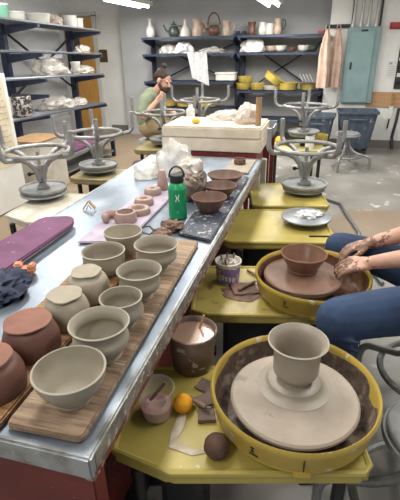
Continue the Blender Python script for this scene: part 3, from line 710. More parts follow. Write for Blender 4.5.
sv('pitcher','tan pitcher with pointed lip right of the cone-shaped bottle','pitcher',198,T,[(.09,0),(.1,.06),(.085,.14),(.075,.2),(.095,.27)],'glaze_tan',handle(.05,.06,.2,.085,'glaze_tan'))
def tb(t):
    MB().tube([(.1*math.cos(a),0,.16+.17*math.sin(a)) for a in [PI*i/12 for i in range(13)]],.012,7).build('handle','glaze_brown',t); spout(.09,.08,'glaze_brown')(t)
sv('teapot','dark brown teapot with high hoop handle on the top back shelf','teapot',214,T,[(.07,0),(.1,.05),(.1,.11),(.07,.16),(.05,.17)],'glaze_brown',tb)
sv('pitcher','pale pitcher with slim body right of the hoop-handled teapot','pitcher',226,T,[(.07,0),(.075,.06),(.07,.15),(.075,.23)],'glaze_tan',handle(.05,.05,.17,.07,'glaze_tan'))
sv('tumbler','brown glazed tumbler, leftmost pot on the right bay','tumbler',251,T,[(.055,0),(.065,.05),(.06,.12),(.075,.2)],'glaze_brown')
sv('pitcher','small white pitcher next to the brown tumbler','pitcher',261,T,[(.06,0),(.075,.05),(.065,.12),(.06,.19)],'glaze_white',handle(.04,.04,.15,.06,'glaze_white'))
sv('mug','stout white mug between the small white pitcher and dark-rimmed jug','mug',268,T,[(.07,0),(.075,.04),(.07,.14),(.07,.17)],'glaze_white',handle(.04,.04,.13,.07,'glaze_white'))
sv('jug','grey jug with handle, rightmost of the top back shelf row','jug',276,T,[(.06,0),(.075,.06),(.06,.14),(.07,.24)],'glaze_tan',handle(.045,.06,.2,.065,'glaze_dark'))
# second level: plastic, hanging cloth, small bowls
T2 = 1.425
p = at(168,52,y=7.55); film('crumpled plastic sheet on the second back shelf, left of the hanging cloth',(p.x,7.56,T2),(.15,.13,.11),4,name='plastic_bag',cat='plastic bag')
p = at(184,52,y=7.5); film('grey plastic over a pot on the second back shelf, drooping over the edge',(p.x,7.5,T2),(.16,.16,.13),12,'white_cloth',name='plastic_bag',cat='plastic bag')
p = at(212,52,y=7.55); film('flat plastic-wrapped bundle at the right end of the left bay',(p.x,7.56,T2),(.2,.13,.07),21,name='plastic_bag',cat='plastic bag')
p = at(197,60,y=7.34)
b = MB(); n = 14
verts = []; faces = []
for side in (0,1):
    for j in range(n+1):
        for i in range(n+1):
            u, v = i/n-.5, j/n
            verts.append((u*.34*(1-.2*v)+.06*v, -.01*side - .018*math.sin(u*16+v*3) - .015*noise.noise((u*4,v*4,side*.05)) , -v*(.44+.12*u)+.0*u))
for s_ in (0,1):
    o = s_*(n+1)**2
    for j in range(n):
        for i in range(n): faces.append((o+j*(n+1)+i,o+j*(n+1)+i+1,o+(j+1)*(n+1)+i+1,o+(j+1)*(n+1)+i))
ed = [i for i in range(n+1)]+[j*(n+1)+n for j in range(1,n+1)]+[n*(n+1)+i for i in range(n-1,-1,-1)]+[j*(n+1) for j in range(n-1,0,-1)]
O = (n+1)**2
for k in range(len(ed)): a_, c_ = ed[k], ed[(k+1)%len(ed)]; faces.append((a_,c_,O+c_,O+a_))
b.raw(verts,faces); b.box((0,.075,.004),(.32,.16,.006))
tag(b.build('hanging_cloth','white_cloth',loc=(p.x,7.335,T2+.01)),'white cloth hanging over the edge of the second back shelf','cloth')
p = at(252,51,y=7.55); film('round heap of white plastic on the second shelf of the right bay',(p.x,7.56,T2),(.19,.15,.16),31,'white_plastic',amp=.3,name='plastic_bag',cat='plastic bag')
for px, lb, m, s in ((271,'pale bowl next to the white plastic heap on the second back shelf','glaze_tan',1.),(280,'grey-white bowl in the middle of the second shelf, right bay','glaze_white',1.),(292,'low brown saucer on the second shelf, right bay','glaze_brown',.7),(303,'white bowl near the right end of the second back shelf','glaze_white',1.),(311,'dark bowl at the right end of the second back shelf','glaze_dark',.9)):
    sv('bowl',lb,'bowl',px,T2,[(.05*s,0),(.085*s,.03*s),(.1*s,.09*s)],m)
# third level
p = at(226,80,y=7.55)
t = thing('plastic_tub','low white lidded tub on the third back shelf','tub',(p.x,7.56,1.006))
MB().prism(rrect(.33,.24,.03),0,.1,bev=.008).build('body','white_plastic',t); MB().prism(rrect(.35,.26,.03),.1,.125,bev=.006).build('lid','white_plastic',t)
def pan_at(label, loc, r, h, tilt=0, m='yellow_pan_clean'):
    o = MB().lathe([(0,0),(r*.88,0),(r*.92,.006),(r*.985,h*.9),(r*1.015,h*.92),(r*1.015,h),(r*.975,h),(r*.96,h*.9),(r*.9,.012),(0,.01)],40).build('splash_pan',m,loc=loc)
    o.rotation_euler.y = tilt; return tag(o,label,'splash pan')
y = 7.56; z = .866
X = lambda px, q=7.56: at(px,85,y=q).x
pan_at('yellow splash pan at the left end of the lower shelf, right bay',(X(243),y,z),.118,.1)
pan_at('yellow splash pan stacked on the leftmost one, right bay',(X(245),y+.02,z+.102),.12,.1)
pan_at('yellow splash pan second from the left on that lower shelf',(X(258.5),y-.03,z),.118,.1)
pan_at('yellow splash pan tipped up steeply among the stacked pans',(X(272),y-.02,z+.115),.17,.11,tilt=.62)
pan_at('pale splash pan lying under the tipped yellow one',(X(272),y-.02,z),.14,.07,m='pale_tray')
pan_at('yellow splash pan right of the tipped one',(X(288),y-.02,z),.16,.11)
pan_at('yellow splash pan at the right end of the lower shelf',(X(309),y-.02,z),.14,.11)
t = thing('plate_rack','white wire rack of plates at the right end of the lower shelf','rack',(X(306,7.45),7.44,.977))
MB().box((0,0,.006),(.24,.14,.012)).build('base','wire',t)
for k in range(4): MB().box((0,0,0),(.006,.13,.12),bev=.002,mx=Matrix.Translation((-.08+.05*k,0,.075))@Matrix.Rotation(-.5,4,'Y')).build('plate','white_plastic',t)
z = .586
pan_at('yellow splash pan behind the bearded man, left of the lowest shelf',(X(167),y,z),.18,.1)
pan_at('yellow splash pan in the middle of the lowest shelf behind the upturned stool',(X(186),y-.02,z),.17,.1)
pan_at('yellow splash pan on the lowest shelf, right end of the left bay',(X(207),y-.02,z),.17,.1)

# ------------------------------------------------------------------ white wall: panel, pipes, aprons, board, notes
t = thing('electric_panel','tall grey-green electrical panel on the white wall','electrical panel',(.497,7.495,0))
MB().box((0,-.04,1.215),(.455,.08,1.06),bev=.006).build('box','panel_teal',t)
dd = MB().box((-.015,-.085,1.19),(.33,.014,.98),bev=.004).build('door','panel_teal_door',t)
MB().box((-.14,-.096,1.22),(.03,.014,.10),bev=.003).build('latch','dark_mark',dd)
MB().box((.0,-.083,1.69),(.09,.008,.036),bev=.002).build('name_plate','dark_mark',t)
for dx, lb in ((-.17,'grey conduit above the electrical panel, leftmost pipe'),(-.06,'grey conduit above the electrical panel, second pipe'),(.04,'grey conduit above the electrical panel, third pipe'),(.15,'grey conduit above the electrical panel, rightmost pipe')):
    t = thing('conduit_pipe',lb,'pipe',(.497+dx,7.455,1.746))
    MB().tube([(0,0,0),(0,0,1.15)],.022,12).build('pipe','conduit',t); MB().tube([(0,0,0),(0,0,.04)],.032,12).build('collar','conduit',t)
structure(MB().box((.33-.02,7.47,2.32),(.02,.06,1.15)).build('trim_1','dark_mark')); structure(MB().box((.70,7.47,2.32),(.02,.06,1.15)).build('trim_2','dark_mark'))
def apron(label, x, y, w, l, sd):
    t = thing('apron',label,'apron',(x,y,1.75))
    b = MB(); n = 22; m_ = 10; verts = []; faces = []
    for j in range(n+1):
        v = j/n; wd = w*(.18+.82*min(1,v*2.2)**.7)*(1-.05*v)
        for i in range(24):
            a = 2*PI*i/24; dp = .035+.035*v
            k = 1+.28*math.sin(a*5+sd)*min(1,v*3)+.2*noise.noise((math.cos(a)*2+sd,math.sin(a)*2,v*2))
            verts.append((wd*.5*math.cos(a)*(1+.08*noise.noise((v*3,sd,0)))+.02*noise.noise((v*2,sd,3)), dp*math.sin(a)*k-.02, -.03-v*l))
    for j in range(n):
        for i in range(24): k = (i+1)%24; faces.append((j*24+i,j*24+k,(j+1)*24+k,(j+1)*24+i))
    faces.append(tuple(range(24))); faces.append(tuple(n*24+i for i in range(24))[::-1])
    b.raw(verts,faces); b.build('body','apron',t)
    MB().tube([(-.03,-.02,-.04),(-.02,.0,.02),(.02,0,.02),(.03,-.02,-.04)],.008,7).build('neck_strap','apron',t)
    return t
apron('longer dusty pink apron hanging at the end of the back shelves',-.03,7.28,.19,.80,1)
apron('second dusty pink apron hanging against the white wall, next to the panel',.13,7.40,.2,.80,4)
t = thing('hook_rail','dark hook rail holding the two aprons','hook rail',(.06,7.48,1.73))
MB().box((.06,0,.03),(.36,.02,.05)).build('rail','dark_mark',t)
for x in (-.09,.07): MB().tube([(x,-.01,.03),(x,-.1 if x>0 else -.21,.03),(x,-.11 if x>0 else -.22,.05)],.007,7).build('hook','wire',t)
p = at(319,33,y=7.5); tag(MB().box((0,0,.02),(.1,.12,.035),bev=.006).build('box','red_plastic',loc=(-.12,7.5,1.672)),'small red box at the right end of the top back shelf','box')
t = thing('board','tan wooden board fixed low on the white wall right of the panel','board',(1.02,7.4995,.735))
MB().box((0,-.012,0),(.72,.024,.22),bev=.003).build('plank','board_tan',t)
t = thing('scraper','pale long-handled scraper hanging from the tan board','tool',(1.03,7.45,.83))
MB().box((0,0,-.09),(.028,.02,.2),bev=.004).build('handle','tool_wood',t); MB().box((0,0,-.28),(.06,.012,.2),bev=.003).build('blade','paper',t); MB().tube([(0,0,-.37),(-.01,0,-.52)],.012,8).build('tip','dark_mark',t)
p = at(392,70,y=7.47)
t = thing('notice','white notice with blue writing pinned right of the panel','notice',(p.x,7.492,p.z)); MB().box((0,0,0),(.14,.004,.23)).build('sheet','paper',t)
b = MB()
for k in range(5): b.box((0,-.003,.05-.03*k),(.09-.012*(k%2),.002,.006))
b.box((-.03,-.003,.09),(.04,.002,.03)); b.build('writing','ink_blue',t)
t = thing('fire_alarm_bell','red bell-shaped box on the white wall at the top right','alarm',(.93,7.44,1.755)); MB().box((0,0,0),(.17,.1,.07),bev=.02).build('cover','red_plastic',t); MB().box((0,.04,-.005),(.19,.02,.09),bev=.005).build('back_plate','red_plastic',t)
t = thing('magazine_rack','dark wire rack with papers at the right edge of the white wall','rack',(1.09,7.44,1.2))
MB().box((0,.04,.14),(.14,.01,.9)).build('back','dark_mark',t)
for k in range(4):
    MB().box((0,-.0,-.2+.22*k),(.14,.09,.01)).box((0,-.045,-.17+.22*k),(.14,.008,.07)).build('pocket','dark_mark',t)
for k, lb in enumerate(('folded paper in the lowest pocket of the wall rack','folded paper in the second pocket of the wall rack','folded paper in the third pocket of the wall rack','folded paper in the top pocket of the wall rack')):
    tag(MB().box((0,0,0),(.11,.03,.11),bev=.002).build('folded_paper','paper',loc=(1.09,7.438,1.2-.2+.22*k+.061)),lb,'paper')
tag(MB().tube([(1.12,7.3,.02),(1.10,7.36,.2),(1.13,7.4,.45),(1.14,7.42,.62)],.022,10).build('hose','black_plastic'),'black hose running down the wall at the right edge','hose')

# ------------------------------------------------------------------ two tall bins
def bin_(label, loc, rz, s=1., w=.56):
    t = thing('rubbish_bin',label,'bin',loc,rz)
    b = MB(); h = .6*s; z0 = .09
    def ringp(wx, wy, z): return [(x,y,z) for x,y in rrect(wx,wy,.05)]
    rows = [ringp(w*.7,.36,z0),ringp(w*.74,.38,z0+.02),ringp(w*.96,.47,h-.03),ringp(w*1.04,.52,h-.03),ringp(w*1.04,.52,h),ringp(w*.97,.47,h),ringp(w*.72,.36,z0+.04)]
    V = [v for r in rows for v in r]; n = len(rows[0]); F = [tuple(range(n))[::-1],tuple((len(rows)-1)*n+i for i in range(n))]
    for j in range(len(rows)-1):
        for i in range(n): k = (i+1)%n; F.append((j*n+i,j*n+k,(j+1)*n+k,(j+1)*n+i))
    b.raw(V,F); b.build('body','bin_navy',t)
    for x in (-w*.3,w*.3):
        for y in (-.13,.13):
            MB().tube([(x-.012,y,.035),(x+.012,y,.035)],.034,14).box((x,y,.075),(.04,.04,.04)).build('caster','black_plastic',t)
    MB().tube([(-w*.2,-.262,h-.1),(-w*.2,-.285,h-.1),(w*.2,-.285,h-.1),(w*.2,-.262,h-.1)],.012,8).build('handle','bin_navy',t)
    return t
bin_('bigger clay-splashed navy bin on casters below the electrical panel',(.52,7.08,0),R(2),1.04)
bin_('lower navy bin standing left of the bigger one, by the aprons',(-.02,6.9,0),R(-4),.96,.44)

# ------------------------------------------------------------------ things on the plaster table and beyond
ZP = .961
tag(MB().ball((0,0,.022),(.034,.028,.024),3,amp=.12,flatz=-.02).build('sponge','sponge_yellow',loc=(-.945,3.36,ZP)),'small yellow sponge on the plaster slab','sponge')
tag(MB().lathe([(.018,0),(.022,0),(.022,.2),(.018,.2)],24,close=True).build('cardboard_tube','cardboard',loc=(-.455,3.36,ZP)),'brown cardboard tube standing at the right corner of the plaster slab','tube')
film('crumpled pinkish plastic bag on the plaster slab, beside the cardboard tube',(-.56,3.48,ZP),(.09,.10,.12),41,'film_tan',name='plastic_bag',cat='plastic bag',amp=.22)
film('low clear plastic sheet at the back of the plaster slab',(-.74,3.62,ZP),(.15,.09,.06),44,name='plastic_bag',cat='plastic bag')
p = at(186,113,y=3.9)
t = thing('worktable','low white worktable just behind the plaster slab','table',(-1.0,4.0,0)); MB().box((0,0,.86),(.6,.3,.03),bev=.004).build('top','white_paint',t)
for x in (-.25,.25):
    for y in (-.11,.11): MB().box((x,y,.425),(.04,.04,.845)).build('leg','white_paint',t)
b = MB().lathe([(0,0),(.04,0),(.042,.01),(.04,.11),(.02,.13),(.018,.15),(0,.15)],24); tag(b.build('bottle','white_plastic',loc=(-1.17,3.98,.876)),'white plastic bottle behind the yellow sponge','bottle')
film('blue-grey plastic bundle behind the plaster slab',(-.9,4.0,.876),(.13,.1,.06),51,'film_tan',name='plastic_bag',cat='plastic bag')
# tray and tubs on the pale yellow wheel and the cart
t = thing('grey_tray','grey plastic tray leaning on the dark red cart','tray',(-.53,4.15,.765)); MB().prism(rrect(.24,.3,.03),0,.018).box((0,.14,.05),(.26,.012,.09)).box((-.125,0,.04),(.012,.3,.07)).box((.125,0,.04),(.012,.3,.07)).box((0,-.14,.03),(.26,.012,.05)).build('shell','wheel_grey',t)
pan_at('shallow yellow pan on the pale yellow wheel, behind the stool legs',(.0,5.13,.4945),.10,.1)
tag(MB().lathe([(0,0),(.045,0),(.05,.14),(.052,.142),(.046,.142),(.042,.01),(0,.008)],24).build('tub','white_plastic',loc=(-.09,4.83,.494)),'white plastic tub on the pale yellow wheel','tub')
tag(MB().ball((0,0,.05),(.055,.055,.05),3,amp=.1).build('sponge','sponge_yellow',loc=(-.42,5.0,.49)),'round yellow sponge on the pale yellow wheel','sponge')
tag(MB().tube([(.02,4.3,.018),(.1,4.6,.018),(.28,4.45,.018),(.34,4.1,.018),(.42,3.7,.018),(.40,3.2,.018),(.52,2.8,.018)],.015,8).build('hose','wire'),'grey hose lying on the floor right of the yellow wheels','hose')
tag(MB().box((0,0,.02),(.16,.24,.03),bev=.004).build('foot_pedal','pale_tray',loc=(-.2,4.55,0),rz=.5),'pale foot pedal under the pale yellow wheel','pedal')

# ------------------------------------------------------------------ left shelving with tapered arms and wire shelves
t = thing('cantilever_shelving','dark blue cantilever shelving with wire decks along the left wall','shelf',(-3.95,5.9,0))
for y in (-.81,.78): MB().box((.02,y,.9),(.09,.08,1.8),bev=.005).build('post','navy',t)
t.rotation_euler.x = R(-1.5)
for z in (1.795,1.47,1.175,.735):
    for y in (-.81,.78):
        MB().prism([(.05,-.02),(.56,-.02),(.56,-.055),(.05,-.13)],-.02,.02,mx=Matrix.Translation((0,y,z))@Matrix(((1,0,0,0),(0,0,1,0),(0,1,0,0),(0,0,0,1)))).build('arm','navy',t)
    b = MB()
    for k in range(9): b.tube([(.05+.06*k,-1.75,z),(.05+.06*k,.8,z)],.007,6)
    for k in range(34): b.tube([(.05,-1.75+.077*k,z-.008),(.54,-1.75+.077*k,z-.008)],.004,5)
    b.box((.545,-.475,z-.006),(.010,2.55,.018)); b.build('wire_deck','wire',t)
MB().prism([(.05,-.02),(.56,-.02),(.56,-.055),(.05,-.13)],-.02,.02,mx=Matrix.Translation((0,-.81,.99))@Matrix(((1,0,0,0),(0,0,1,0),(0,1,0,0),(0,0,0,1)))).build('arm','navy',t)
for s in (1,-1): MB().tube([(.03,-.8*s,1.72),(.03,.75*s,.95)],.03,6,flat=.35).build('brace','navy',t)
def on_shelf(px, py, z, x=-3.66): p = at(px,py,x=x); return (x,p.y,{1.78:1.795,1.45:1.47,1.16:1.175,.72:.735}[z]+.011+(5.9-p.y)*.0262)
def tubthing(label, px, z, r, h, m, x=-3.66, dy=0):
    l = on_shelf(px,30,z,x); t = thing('tub',label,'tub',l)
    MB().lathe([(0,0),(r*.88,0),(r*.9,.006),(r,h*.86),(0,h*.86)],28).build('body',m,t); MB().lathe([(0,h*.85),(r*1.05,h*.85),(r*1.05,h*.97),(r,h),(0,h)],28).build('lid','white_plastic',t)
tubthing('pale green tub at the far left end of the top left shelf',3,1.78,.1,.16,'rope_green')
tubthing('wide low white tub on the top left shelf, left of the white jars',40,1.78,.15,.12,'white_plastic')
tubthing('squat white tub on the top left shelf next to the greenish tub',17,1.78,.12,.10,'white_plastic')
tubthing('white jar on the top left shelf above the door',71,1.78,.1,.16,'white_plastic')
tubthing('second white jar on the top left shelf, right of the first white jar',78,1.78,.09,.14,'white_plastic')
cl = lambda lb, px, z, r, sd, m='film': film(lb,on_shelf(px,50,z),r,sd,m,name='plastic_bag',cat='plastic bag')
cl('crumpled beige bag on the top left shelf between tub and jars',57,1.78,(.12,.14,.12),61,'film_tan')
cl('small pile of plastic on the second left shelf near the door',82,1.45,(.1,.16,.09),62)
cl('big heap of white plastic on the third left shelf',48,1.16,(.18,.34,.18),63)
cl('white crumpled plastic at the right end of the third left shelf',80,1.16,(.14,.26,.1),64)
tubthing('white cup on the third left shelf beside the door',71,1.16,.07,.17,'white_plastic')
cl('loose plastic bags on the lowest left shelf, trailing over the edge',50,.72,(.18,.34,.13),65)
cl('low white plastic bag at the right end of the lowest left shelf',70,.72,(.14,.2,.08),66)
t = thing('storage_jar','dark patterned storage jar on the lowest left shelf','jar',on_shelf(22,105,.72,-3.52)); MB().lathe([(0,0),(.1,0),(.115,.02),(.115,.22),(.1,.235),(0,.235)],28).build('body','jar_pattern',t); MB().lathe([(0,.235),(.1,.235),(.1,.25),(0,.25)],28).build('lid','dark_mark',t)
tag(MB().box((0,0,.12),(.14,.12,.2),bev=.004).build('box','white_plastic',loc=on_shelf(9,105,.72)),'white box on the lowest left shelf, left of the patterned jar','box')
p = at(103,56,y=8.18)
t = thing('wall_plate','square tan sign plate on the white wall right of the yellow door','sign',(p.x,8.192,p.z)); MB().box((0,0,0),(.17,.012,.22),bev=.003).build('plate','brass',t)
# low bench below
BZ = -.16
t = thing('bench','low bench with purple boards on it under the left shelving','bench',(-3.25,5.4,0))
MB().box((0,0,.43+BZ),(.5,1.5,.04),bev=.004).build('top','wheel_grey',t)
for x in (-.2,.2):
    for y in (-.7,.7): MB().box((x,y,.125),(.05,.05,.25)).build('leg','navy',t)
MB().box((0,0,.09),(.44,1.38,.025)).build('lower_shelf','wheel_grey',t)
tag(MB().box((0,0,.013),(.4,.7,.024),bev=.004).build('purple_board','purple',loc=(-3.25,5.35,.451+BZ)),'purple board lying on the low bench under the left shelving','board')
tag(MB().box((0,0,.013),(.34,.40,.024),bev=.004).build('purple_board','purple',loc=(-3.25,5.92,.451+BZ)),'smaller purple board at the far end of the low bench','board')
t = thing('cardboard_box','open tan cardboard box on the floor behind the upturned stool','box',(-3.12,4.32,0))
MB().box((0,0,.30),(.4,.5,.58),bev=.006).box((0,0,.02),(.38,.48,.04)).build('carton','white_paint',t); MB().box((0,0,.598),(.42,.52,.015),bev=.003).build('flap','cardboard',t)
# white cabinet with the taped chart
t = thing('cabinet','plain white cabinet at the left edge, a handwritten chart taped to its side','cabinet',(-3.25,3.2,0))
MB().box((0,-.1,.66),(.5,1.5,1.30),bev=.006).build('body','wall_white',t); MB().box((.06,.651,.64),(.3,.012,1.2),bev=.003).build('side_panel','wall_white',t)
t = thing('chart','yellowed chart with handwritten rows of notes, taped to the white cabinet','chart',(-2.9975,3.60,.86))
MB().box((0,0,0),(.004,.38,.84)).build('sheet','paper_old',t)
b = MB()
for r_ in range(14):
    z = .37-r_*.055; y0 = -.16
    while y0 < .14:
        l = random.uniform(.02,.05); pts = [(.004,y0+l*k/4,z+random.uniform(-.006,.006)) for k in range(5)]; b.tube(pts,.0022,4); y0 += l+.014
b.build('handwriting','ink',t)
# ------------------------------------------------------------------ people
def limb(b, pts, rs, seg=16, n=6):
    "tapered limb along a smooth path, as overlapping balls joined by a tube"
    P = [Vector(p) for p in pts]; out = []; ro = []
    Q = [P[0]]+P+[P[-1]]; S = [rs[0]]+list(rs)+[rs[-1]]
    for i in range(1,len(Q)-2):
        for k in range(n):
            t = k/n; f = lambda a,b_,c,d: .5*((2*b_)+(-a+c)*t+(2*a-5*b_+4*c-d)*t*t+(-a+3*b_-3*c+d)*t**3)
            out.append(f(Q[i-1],Q[i],Q[i+1],Q[i+2])); ro.append(S[i]+(S[i+1]-S[i])*t)
    out.append(P[-1]); ro.append(rs[-1])
    b.tube(out,ro,seg); b.ball(out[0],ro[0],2); b.ball(out[-1],ro[-1],2)
def fuse(b, voxel, name, m, parent, smooth=4, extra=None):
    "one continuous surface from overlapping volumes"
    me = b.mesh(name,m); o = D.objects.new(name,me); COL.objects.link(o)
    md = o.modifiers.new('r','REMESH'); md.mode = 'VOXEL'; md.voxel_size = voxel
    if smooth: s = o.modifiers.new('s','SMOOTH'); s.iterations = smooth; s.factor = .5
    dg = bpy.context.evaluated_depsgraph_get(); nm = D.meshes.new_from_object(o.evaluated_get(dg)); D.objects.remove(o)
    nm.materials.clear(); nm.materials.append(MATS[m])
    for x in (extra or []): nm.materials.append(MATS[x])
    for p in nm.polygons: p.use_smooth = True; p.material_index = 0
    o = D.objects.new(name,nm); COL.objects.link(o)
    if parent: o.parent = parent
    return o
def head(b, c, fwd, up=Vector((0,0,1)), s=1.):
    "head volumes round c, looking along fwd"
    f = fwd.normalized(); u = (up-f*up.dot(f)).normalized(); r = f.cross(u)
    mx = Matrix((r,f,u)).transposed().to_4x4(); mx.translation = c
    b.ball((0,-.012,.03),(.074*s,.092*s,.082*s),3,mx=mx); b.ball((0,.022,-.03),(.058*s,.068*s,.082*s),3,mx=mx); b.ball((0,.05,-.085),(.03,.03,.026),2,mx=mx)
    b.tube([(0,.082,.012),(0,.108,-.022)],[.009,.015],10,mx=mx); b.ball((0,.103,-.026),(.018,.014,.012),2,mx=mx)
    b.ball((0,.086,-.058),(.026,.012,.009),2,mx=mx)
    for x in (-.078,.078): b.ball((x,-.008,-.008),(.012,.024,.034),2,mx=mx)
    for x in (-.032,.032): b.ball((x,.078,.024),(.02,.012,.007),2,mx=mx)
    return mx
def hand(b, w, d, nrm, side, curl=.6, s=1.):
    "palm plus five fingers: w wrist, d pointing direction, nrm back-of-hand normal, side = +1 thumb on d x nrm side"
    d = d.normalized(); nrm = (nrm-d*nrm.dot(d)).normalized(); x = d.cross(nrm)*side
    def q(a, l, h): return w + x*a*s + d*l*s + nrm*h*s
    for a in (-.026,-.009,.009,.026): b.tube([q(a*.6,0,0),q(a*.9,.045,.002),q(a,.085,0)],[.0155*s,.0155*s,.0115*s],10)
    b.ball(q(.018,.035,-.006),.018*s,2)
    for a, ln, k in ((.029,.072,0),(.010,.08,1),(-.010,.075,2),(-.029,.06,3)):
        pts = [q(a*.95,.075,0)]; ang = .25+.1*k*0; L = [ln*.46,ln*.31,ln*.23]; cur = Vector((a,.085,0)); pts = [q(a,.07,0),q(a,.085,0)]
        sp = a*2.2
        for j in range(3):
            ang += curl*(.55 if j else .45); cur = cur + Vector((sp*.18*L[j]*4,math.cos(ang)*L[j],-math.sin(ang)*L[j])); pts.append(q(cur.x,cur.y,cur.z))
        b.tube(pts,[.0098*s,.0098*s,.0092*s,.0085*s,.0065*s],10); b.ball(pts[-1],.0068*s,2)
        for p_ in pts[1:-1]: b.ball(p_,.0097*s,2)
    tp = [q(.022,.022,-.006),q(.046,.048,-.014),q(.055,.076,-.022),q(.050,.099,-.03)]
    b.tube(tp,[.0145*s,.012*s,.0105*s,.0075*s],10); b.ball(tp[-1],.0078*s,2); b.ball(tp[1],.0122*s,2)
V = Vector
# --- the potter at the right edge: seated, facing left, hands over the second pan
pt = thing('person','person in blue jeans at the right edge, bare forearms and muddy hands over the wheel','person',(.60,1.74,0))
def L(p): return V(p)-V((.60,1.74,0))
b = MB()
hipN, hipF = (.53,1.62,.56), (.57,1.86,.55); kneN, kneF = (.125,1.335,.635), (.15,2.045,.60); ankN, ankF = (.20,1.325,.18), (.20,2.05,.1)
limb(b,[L((.62,1.74,.56)),L((.63,1.74,.8)),L((.60,1.74,1.02))],[.13,.12,.13]); limb(b,[L((.60,1.58,1.06)),L((.60,1.9,1.06))],[.06,.06])
limb(b,[L((.60,1.74,1.05)),L((.585,1.74,1.2))],[.055,.05])
hmx = head(b,L((.57,1.74,1.29)),V((-1,0,-.45)))
wrN, wrF = (.25,1.735,.672), (.262,1.915,.685)
limb(b,[L((.60,1.57,1.05)),L((.60,1.54,.9)),L((.535,1.63,.79)),L((.40,1.69,.735)),L(wrN)],[.052,.045,.042,.040,.026])
limb(b,[L((.60,1.91,1.05)),L((.61,1.95,.9)),L((.55,1.92,.80)),L((.41,1.915,.745)),L(wrF)],[.052,.045,.042,.040,.026])
hand(b,L(wrN)+V((.005,0,0)),V((-1,-.02,-.28)),V((-.15,-.45,.9)),1,curl=.55,s=1.02)
hand(b,L(wrF)+V((.005,0,0)),V((-.95,-.22,-.28)),V((-.15,.1,1)),-1,curl=.6,s=1.02)
body = fuse(b,.0042,'body','skin',pt,smooth=3,extra=['mud'])
me = body.data
for p in me.polygons:
    c = p.center+V((.60,1.74,0))
    if c.x < .36 and c.z < .78:
        n = noise.noise(c*38)+.6*noise.noise(c*90)
        lim = .02-(.29-c.x)*5.0 if c.y > 1.83 else .16-(.22-c.x)*8.0
        if n > lim: p.material_index = 1
b = MB()
limb(b,[L((.60,1.68,.56)),L(hipN),L((.33,1.475,.61)),L(kneN)],[.11,.108,.092,.078]); limb(b,[L(kneN),L((.155,1.33,.42)),L(ankN)],[.077,.062,.052])
limb(b,[L((.62,1.8,.55)),L(hipF),L((.37,1.96,.585)),L(kneF)],[.11,.105,.09,.072]); limb(b,[L(kneF),L((.19,2.05,.38)),L(ankF)],[.072,.06,.052])
b.ball(L((.63,1.74,.575)),(.14,.19,.115),3)
for k in range(3): b.tube([L((.10+.015*k,1.27+.01*k,.60-.03*k)),L((.20,1.26,.60-.035*k))],.008,8)
jn = fuse(b,.008,'jeans','jeans',pt,smooth=3)
b = MB(); limb(b,[L((.63,1.74,.62)),L((.64,1.74,.8)),L((.605,1.74,1.02))],[.145,.132,.14]); limb(b,[L((.60,1.57,1.065)),L((.60,1.91,1.065))],[.072,.072])
for s, e in ((1.57,1.545),(1.91,1.945)): limb(b,[L((.60,s,1.05)),L((.605,e,.92))],[.066,.058])
fuse(b,.01,'shirt','shirt_grey',pt,smooth=3)
b = MB(); b.ball((0,-.03,.05),(.088,.098,.084),3,mx=hmx); b.ball((0,-.09,-.04),(.06,.05,.1),3,mx=hmx); fuse(b,.006,'hair','hair_dark',pt)
for n_, a in (('shoe',ankN),('shoe',ankF)):
    b = MB(); limb(b,[L((a[0]+.03,a[1],a[2]-.03)),L((a[0]-.05,a[1],a[2]-.055)),L((a[0]-.15,a[1],a[2]-.065))],[.045,.042,.034]); fuse(b,.006,n_,'black_plastic',pt)
tag(MB().box((0,0,.0375),(.16,.3,.075),bev=.01).build('foot_rest','black_box',loc=(.13,1.31,0),rz=PI/2),'black foot block under the potter’s near shoe'.replace('’',"'"),'foot rest')

# --- the bearded man in a green t-shirt, bent over his work, seen from his side
MAN = 1
mp = thing('person','bearded man in green t-shirt sitting bent over his work by the back shelves','person',(-1.98,5.0,0))
hc = at(163.5,80,y=4.98); 
def K(x, y, z): return V((x,y,z))
O_ = V((-1.98,5.0,0))
b = MB(); H = hc-O_
hip = K(0,0,.635); chest = K(.02,0,.86); neck = K(.08,0,1.03)
limb(b,[hip,K(-.02,0,.74),chest,K(.04,0,.97)],[.125,.12,.135,.11]); limb(b,[K(.03,-.17,.97),K(.03,.17,.97)],[.06,.06])
limb(b,[K(.05,0,1.0),neck,H+V((-.02,0,-.06))],[.058,.054,.052])
mm = head(b,H,V((.93,-.3,-.5)),s=.92)
elN, wN = K(.02,-.24,.80), K(.16,-.16,.955)
limb(b,[K(.03,-.18,.96),K(.0,-.225,.87),elN,K(.09,-.21,.88),wN],[.052,.046,.042,.037,.026])
elF, wF = K(.12,.20,.80), K(.32,.02,.80)
limb(b,[K(.04,.18,.96),K(.07,.21,.87),elF,K(.23,.12,.80),wF],[.052,.046,.042,.037,.026])
hand(b,wN,V((.55,.3,.6)),V((.5,-.7,-.1)),1,curl=.9); hand(b,wF,V((.9,-.4,-.15)),V((0,0,1)),-1,curl=.6)
fuse(b,.0065,'body','skin',mp,smooth=3)
b = MB()
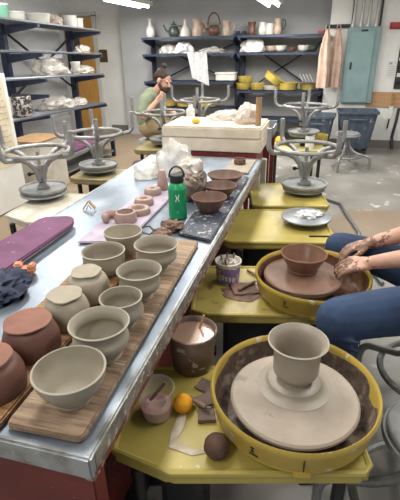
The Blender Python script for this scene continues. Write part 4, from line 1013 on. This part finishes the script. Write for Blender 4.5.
limb(b,[hip+V((0,0,.09)),K(-.02,0,.74),K(.015,0,.87),K(.045,0,.985)],[.148,.14,.15,.115]); limb(b,[K(.03,-.17,.975),K(.03,.17,.975)],[.076,.076])
limb(b,[K(.03,-.18,.965),K(.0,-.23,.855)],[.072,.066]); limb(b,[K(.04,.18,.965),K(.075,.215,.855)],[.072,.066])
fuse(b,.01,'t_shirt','tshirt_green',mp,smooth=3)
b = MB()
for s in (-1,1):
    limb(b,[K(.02,s*.07,.63),K(.14,s*.12,.655),K(.42,s*.17,.66)],[.115,.105,.075]); limb(b,[K(.42,s*.17,.66),K(.39,s*.17,.34),K(.36,s*.17,.1)],[.076,.062,.055])
b.ball(K(.0,0,.635),(.135,.175,.095),3); fuse(b,.01,'trousers','khaki',mp,smooth=3)
for s in (-1,1):
    b = MB(); limb(b,[K(.34,s*.17,.05),K(.4,s*.17,.045),K(.5,s*.17,.038)],[.046,.044,.034]); fuse(b,.007,'shoe','hair_dark',mp)
b = MB(); b.ball((0,-.027,.048),(.080,.088,.072),3,mx=mm,amp=.06); b.ball((0,-.085,.0),(.066,.04,.06),3,mx=mm); b.ball((0,-.05,.145),(.03,.034,.03),2,mx=mm); fuse(b,.006,'hair','hair_dark',mp,smooth=2)
b = MB(); b.ball((0,.05,-.085),(.052,.05,.058),3,mx=mm,amp=.1); b.tube([(-.066,.0,-.04),(-.052,.045,-.075),(0,.09,-.07),(.052,.045,-.075),(.066,0,-.04)],.02,8,mx=mm)
b.tube([(-.026,.094,-.044),(0,.1,-.042),(.026,.094,-.044)],.008,8,mx=mm); fuse(b,.005,'beard','hair_dark',mp,smooth=2)
b = MB()
for x in (-.03,.03): b.ball((x,.084,.012),(.011,.006,.007),2,mx=mm)
b.build('eyes','eye',mp)
b = MB()
for x in (-.03,.03): b.ball((x,.079,.012),(.011,.006,.007),2,mx=hmx)
b.build('eyes','eye',pt)
tag(MB().tube([wN+O_+V((.04,.03,.06)),wN+O_+V((.12,.02,-.10))],.006,8).build('carving_tool','tool_wood'),'thin wooden tool the bearded man holds near his chin','tool')
